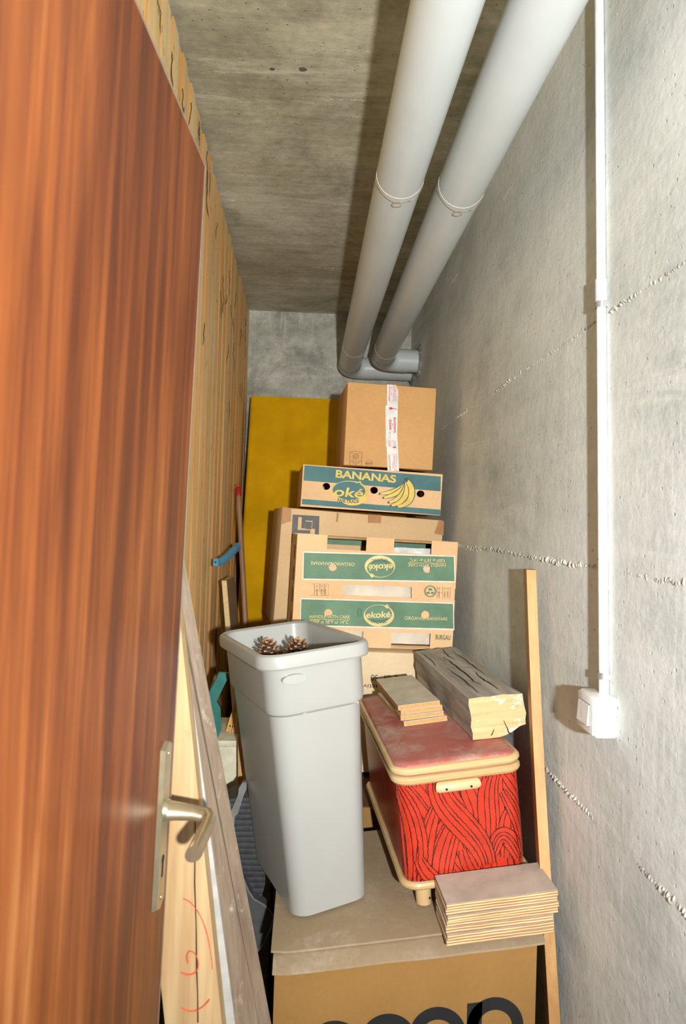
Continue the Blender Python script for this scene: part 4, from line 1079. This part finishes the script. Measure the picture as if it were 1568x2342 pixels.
# ------------------------------------------------------------------ yellow foam mattress at the back
t = thing('foam_mattress', 'yellow foam mattress standing upright against the back wall', 'mattress', Matrix.Translation((.1, 3.2, 0)))
pathc = [(3.02, .0), (3.14, .4), (3.27, .9), (3.40, 1.35), (3.52, 1.75), (3.605, 2.112)]
vs_ = []; fs = []; rings = []
for i, (yy, zz) in enumerate(pathc):
    q0 = Vector(pathc[max(i - 1, 0)]); q1 = Vector(pathc[min(i + 1, len(pathc) - 1)]); tg = (q1 - q0).normalized(); nn = Vector((tg.y, -tg.x))   # towards +Y
    xl_ = -.322 - .004 * (2.1 - zz)
    rg = []
    for p in rrect((.50 - xl_) / 2, .065, .02, 0, 3, (.50 + xl_) / 2, .065):
        rg.append(Vector((p.x, yy + nn.x * p.y, zz + nn.y * p.y + (.0 if zz else -nn.y * p.y))))
    rings.append(rg)
rings.append([p + Vector((0, .004, .012)) * .6 + (Vector((0, 3.605 + .062, 2.09)) - p) * .0 for p in rings[-1]])
MB().loft(rings).build('foam_block', M['foam'], t, world=True, smooth=50)

# ------------------------------------------------------------------ broom pole
a = atY(545, 1128, 3.02); c = atY(562, 1440, 2.93); d = (c - a); foot = a + d * ((a.z - .05) / -d.z)
t = thing('broom', 'brown broom handle with a red hanging cap propped before the mattress', 'broom', Matrix.Translation((foot.x, foot.y, 0)))
MB().tube([foot, a], .0118, 14).build('handle', M['pole'], t, world=True)
u = (a - foot).normalized()
cap = MB().tube([a - u * .012, a + u * .02, a + u * .028], [.0135, .0132, .009], 14).build('cap', M['red_plastic'], t, world=True)
MB().tube([a + u * .02 + Vector((.008 * math.cos(q), 0, .024 * math.sin(q))) for q in np.linspace(0, math.pi, 10)], .0028, 8).build('hanging_loop', M['red_plastic'], cap, world=True)
hd = MB(); hd.box((foot.x - .025, foot.y - .10, .05), (foot.x + .025, foot.y + .14, .085), bev=.006).build('broom_head', M['pole'], t, world=True)
b = MB()
for i in range(40):
    yy = foot.y - .092 + .224 * (i % 20) / 19; x = foot.x - .014 + .028 * (i // 20); b.tube([(x, yy, .05), (x + rnd.uniform(-.006, .006), yy + rnd.uniform(-.006, .006), .0)], [.006, .004], 5)
o = b.build('bristles', M['straw'], t, world=True); o['kind'] = 'stuff'

# blue bar held between the partition and the pole
a = atY(493, 1286, 2.30); c = atY(536, 1257, 2.46); m_ = (a + c) / 2 + Vector((.004, 0, -.006))
t = thing('blue_grip', 'bright blue curved plastic bar sticking out from the timber partition', 'plastic bar', Matrix.Translation(a))
pts = [a, a * .7 + m_ * .3 + Vector((0, 0, -.004)), m_, c * .6 + m_ * .4, c, c + (c - m_) * .5]
b = MB(); rings = []
for i, p in enumerate(pts):
    tg = (pts[min(i + 1, 5)] - pts[max(i - 1, 0)]).normalized(); sx_ = tg.cross(Vector((0, 0, 1))).normalized(); uz = sx_.cross(tg)
    rings.append([p + sx_ * q.x + uz * q.y for q in rrect(.0085, .0125, .003, 0, 2)])
b.loft(rings).build('bar', M['blue_plastic'], t, world=True, smooth=40)
tg = (pts[1] - pts[0]).normalized()
MB().tube([a - tg * .0006, a + tg * .002], .0032, 10).build('end_hole', M['dark'], t, world=True)

# chipboard strip leaning by the partition
a = atY(512, 1328, 2.44); c = atY(522, 1450, 2.44); d = c - a; ft = a + d * (a.z / -d.z); 
t = thing('chipboard_strip', 'narrow chipboard panel leaning on the timber partition beside the broom handle', 'board', Matrix.Translation(ft))
dd = Vector((.006, .21, 0)); wx = Vector((.0085, 0, 0))
MB().hexa([ft - wx, ft + wx, ft + wx + dd, ft - wx + dd], [a - wx, a + wx, a + wx + dd, a - wx + dd]).build('panel', M['chip_edge'], t, world=True, smooth=0)
MB().hexa([ft + wx, ft + wx + Vector((.0012, 0, 0)), ft + wx + dd + Vector((.0012, 0, 0)), ft + wx + dd], [a + wx, a + wx + Vector((.0012, 0, 0)), a + wx + dd + Vector((.0012, 0, 0)), a + wx + dd]).build('shaded_face', M['chip_shade'], t, world=True, smooth=0)  # thin darker skin: shade on the panel's right side put into colour

# ------------------------------------------------------------------ things squeezed between partition and cartons
# cream storage box
zt_c = atY(520, 1692, 2.02).z
t = thing('storage_box', 'cream plastic storage box standing behind the guitar case', 'storage box', Matrix.Translation((-.19, 2.1, 0)))
x0, x1 = -.325, -.075
MB().box((x0, 2.02, 0), (x1, 2.24, zt_c - .02), bev=.006, seg=2).build('body', M['cream_plastic'], t, world=True)
MB().box((x0 - .004, 2.012, zt_c - .02), (x1 + .004, 2.248, zt_c), bev=.004, seg=2).build('lid', M['cream_plastic'], t, world=True)
# straw hand brush on the box
c = atY(540, 1690, 2.08)
t = thing('hand_brush', 'straw hand brush standing on the cream storage box', 'brush', Matrix.Translation((c.x, 2.10, zt_c)))
b = MB()
for i in range(90):
    a_ = rnd.random() * math.tau; r_ = math.sqrt(rnd.random()); q = Vector((c.x + .034 * r_ * math.cos(a_), 2.10 + .022 * r_ * math.sin(a_), zt_c + .001))
    b.tube([q, Vector((c.x + .6 * (q.x - c.x), 2.10 + .6 * (q.y - 2.10), zt_c + .05)), Vector((c.x + .35 * (q.x - c.x) + .008, 2.10 + .4 * (q.y - 2.10), zt_c + .10))], [.0022, .002, .0012], 4)
o = b.build('straw_bundle', M['straw'], t, world=True); o['kind'] = 'stuff'
MB().tube([(c.x + .024 * math.cos(q), 2.10 + .016 * math.sin(q), zt_c + .018) for q in np.linspace(0, math.tau, 20)[:-1]], .002, 6, closed=True).build('binding', M['crack'], t, world=True)
MB().tube([(c.x + .007, 2.10, zt_c + .07), (c.x + .02, 2.11, zt_c + .26)], .009, 10).build('handle', M['pole'], t, world=True)
# teal dustpan-like scoop
t = thing('dustpan', 'teal plastic dustpan propped against the timber partition', 'dustpan', Matrix.Translation((-.29, 1.9, .75)))
Yt = 1.93
tp_ = [atY(x, y_, Yt) for x, y_ in ((502, 1538), (526, 1540), (497, 1600), (478, 1668), (462, 1690), (470, 1600))]
vs_ = [p for p in tp_] + [p + Vector((-.004, .012, 0)) for p in tp_]; n = len(tp_)
b = MB().add(vs_, [tuple(range(n)), tuple(range(2 * n - 1, n - 1, -1))] + [(k_, (k_ + 1) % n, n + (k_ + 1) % n, n + k_) for k_ in range(n)]); b.build('handle', M['teal_plastic'], t, world=True, smooth=0)
tp_ = [atY(x, y_, Yt + .02) for x, y_ in ((494, 1602), (504, 1622), (506, 1668), (490, 1708), (470, 1716), (462, 1680), (474, 1640))]
tp_ = [p + Vector((0, .03 * (p.z - .85), 0)) for p in tp_]
vs_ = [p for p in tp_] + [p + Vector((-.006, .04, 0)) for p in tp_]; n = len(tp_)
b = MB().add(vs_, [tuple(range(n)), tuple(range(2 * n - 1, n - 1, -1))] + [(k_, (k_ + 1) % n, n + (k_ + 1) % n, n + k_) for k_ in range(n)]); b.build('pan', M['teal_plastic'], t, world=True, smooth=0)
# dark lath beside the bin
a = atY(549, 1560, 1.98); c = atY(551, 1766, 1.95); d = c - a; ft = a + d * (a.z / -d.z)
t = thing('wood_strip', 'narrow brown wooden strip standing before the cream storage box', 'wooden stick', Matrix.Translation(ft))
wx = Vector((.007, 0, 0)); wy = Vector((0, .016, 0))
MB().hexa([ft - wx - wy, ft + wx - wy, ft + wx + wy, ft - wx + wy], [a - wx - wy, a + wx - wy, a + wx + wy, a - wx + wy]).build('strip', M['lath'], t, world=True, smooth=0)

# guitar case
Yg = 1.74
t = thing('guitar_case', 'black ribbed guitar case with a raised grey guitar shape on its front', 'guitar case', Matrix.Translation((-.2, Yg + .03, 0)))
H_ = lambda x, y_: (340 + x / 3.383, 1650 + y_ / 3.383)
pp = [atY(*q, Yg) for q in [H_(560, 690), H_(590, 630), H_(640, 600), H_(720, 590), H_(775, 596), H_(800, 640), H_(840, 850), H_(902, 1170), H_(900, 1260), H_(868, 1380), H_(850, 1700)]]
loop = [(p.x, p.z) for p in pp]; loop += [(loop[-1][0] - .01, .30), (loop[-1][0] - .02, .02), (-.30, .02), (-.325, .40), (-.30, .70)]
MB().plate([loop], Yg, Yg + .09).build('case_shell', M['case'], t, world=True, smooth=30)
nk = [atY(*q, Yg - .010) for q in [H_(727, 470), H_(757, 470), H_(757, 520), H_(735, 570), H_(697, 690), H_(690, 712), H_(668, 730), H_(660, 830), H_(640, 1000), H_(640, 1140), H_(560, 1140), H_(600, 990), H_(622, 830), H_(645, 720), H_(638, 690), H_(655, 650), H_(690, 570), H_(697, 515)]]
MB().plate([[(p.x, p.z) for p in nk]], Yg - .012, Yg + .002).build('guitar_neck_relief', M['case_relief'], t, world=True, smooth=30)
bd = [atY(*q, Yg - .02) for q in [H_(560, 1120), H_(640, 1132), H_(690, 1150), H_(738, 1205), H_(772, 1290), H_(815, 1356), H_(888, 1396), H_(938, 1440), H_(968, 1490), H_(944, 1590), H_(885, 1715), H_(822, 1778), H_(760, 1786), H_(660, 1780), H_(540, 1700)]]
bdl = [(p.x, p.z) for p in bd]
bod = MB().plate([bdl], Yg - .03, Yg + .002).build('guitar_body_relief', M['case_lit'], t, world=True, smooth=30)
MB().tube([Vector((x, Yg - .031, z)) for x, z in bdl[1:12]], .0022, 6).build('body_piping', M['case_relief'], bod, world=True)

# leaning panel and plank next to the door
def lean_board(name, label, cat, nearpx, farpx, Yn, Yfar, th, ztop_, mats, partname):
    """slab leaning to the partition; near edge and far edge follow the photo lines"""
    a0, a1 = atY(*nearpx[0], Yn), atY(*nearpx[1], Yn); f0, f1 = atY(*farpx[0], Yfar), atY(*farpx[1], Yfar)
    def at(p, q, z): return p + (q - p) * ((z - p.z) / (q.z - p.z))
    t_ = thing(name, label, cat, Matrix.Translation(at(a0, a1, .0)))
    lo_n, hi_n, lo_f, hi_f = at(a0, a1, .002), at(a0, a1, ztop_), at(f0, f1, .002), at(f0, f1, ztop_)
    return t_, lo_n, hi_n, lo_f, hi_f
t, ln, hn, lf, hf = lean_board('leaning_panel', 'weathered grey-brown panel with a pale edge leaning behind the door', 'panel', ((446, 1650), (537, 2342)), ((432, 1340), (620, 2342)), 1.085, 1.255, .02, 1.62, None, None)
tx = Vector((-.020, 0, 0))
MB().hexa([ln, lf, lf + tx, ln + tx], [hn, hf, hf + tx, hn + tx]).build('board', M['grey_panel'], t, world=True, smooth=0)
e1 = Vector((.0012, -.004, 0))
MB().hexa([ln + e1, ln + Vector((.0012, .002, 0)), ln + tx + Vector((-.0005, .002, 0)), ln + tx + Vector((-.0005, -.004, 0))], [hn + e1, hn + Vector((.0012, .002, 0)), hn + tx + Vector((-.0005, .002, 0)), hn + tx + Vector((-.0005, -.004, 0))]).build('pale_edge', M['panel_edge'], t, world=True, smooth=0)
Yp = 1.045
ra, rb_ = atY(440, 1650, Yp), atY(512, 2342, Yp)
ra.x -= .003; rb_.x -= .003
def at(z): return ra + (rb_ - ra) * ((z - ra.z) / (rb_.z - ra.z))
t = thing('marked_plank', 'pale raw wood plank with red chalk scribbles leaning behind the open door', 'plank', Matrix.Translation(at(0)))
wv_ = Vector((-.085, 0, 0)); dv_ = Vector((0, .034, 0)); zt_p = 1.40
MB().hexa([at(.002), at(.002) + dv_, at(.002) + wv_ + dv_, at(.002) + wv_], [at(zt_p), at(zt_p) + dv_, at(zt_p) + wv_ + dv_, at(zt_p) + wv_]).build('plank_body', M['pale_plank'], t, world=True, smooth=0)
def on_plank(x, y_): p = atY(*H_(x, y_), Yp - .0012); return p
def chalk(pts, r=.0014):
    pp_ = [on_plank(*q) for q in pts]; MB().tube(pp_, [r * rnd.uniform(.7, 1.1) for _ in pp_], 5, flat=.6).build('chalk_mark', M['red_chalk'], t, world=True)
chalk(bez((305, 1870), (270, 1770), (340, 1740), (375, 1830)) + bez((375, 1830), (405, 1930), (340, 1990), (250, 1940)), .0016)
chalk(bez((252, 2215), (330, 2270), (400, 2240), (470, 2150)), .0014)
chalk(bez((265, 1370), (370, 1400), (430, 1560), (455, 1660)), .0010); chalk(bez((455, 1660), (480, 1780), (490, 1850), (492, 1920)), .0009)
b = MB(); pp_ = [on_plank(x, y_) for x, y_ in ((362, 760), (358, 1000), (355, 1250), (366, 1560), (370, 1900), (378, 2100), (380, 2330))]
b.tube(pp_, [.0005, .001, .0012, .0009, .0013, .0009, .0012], 5, flat=.5).build('crack', M['crack'], t, world=True)
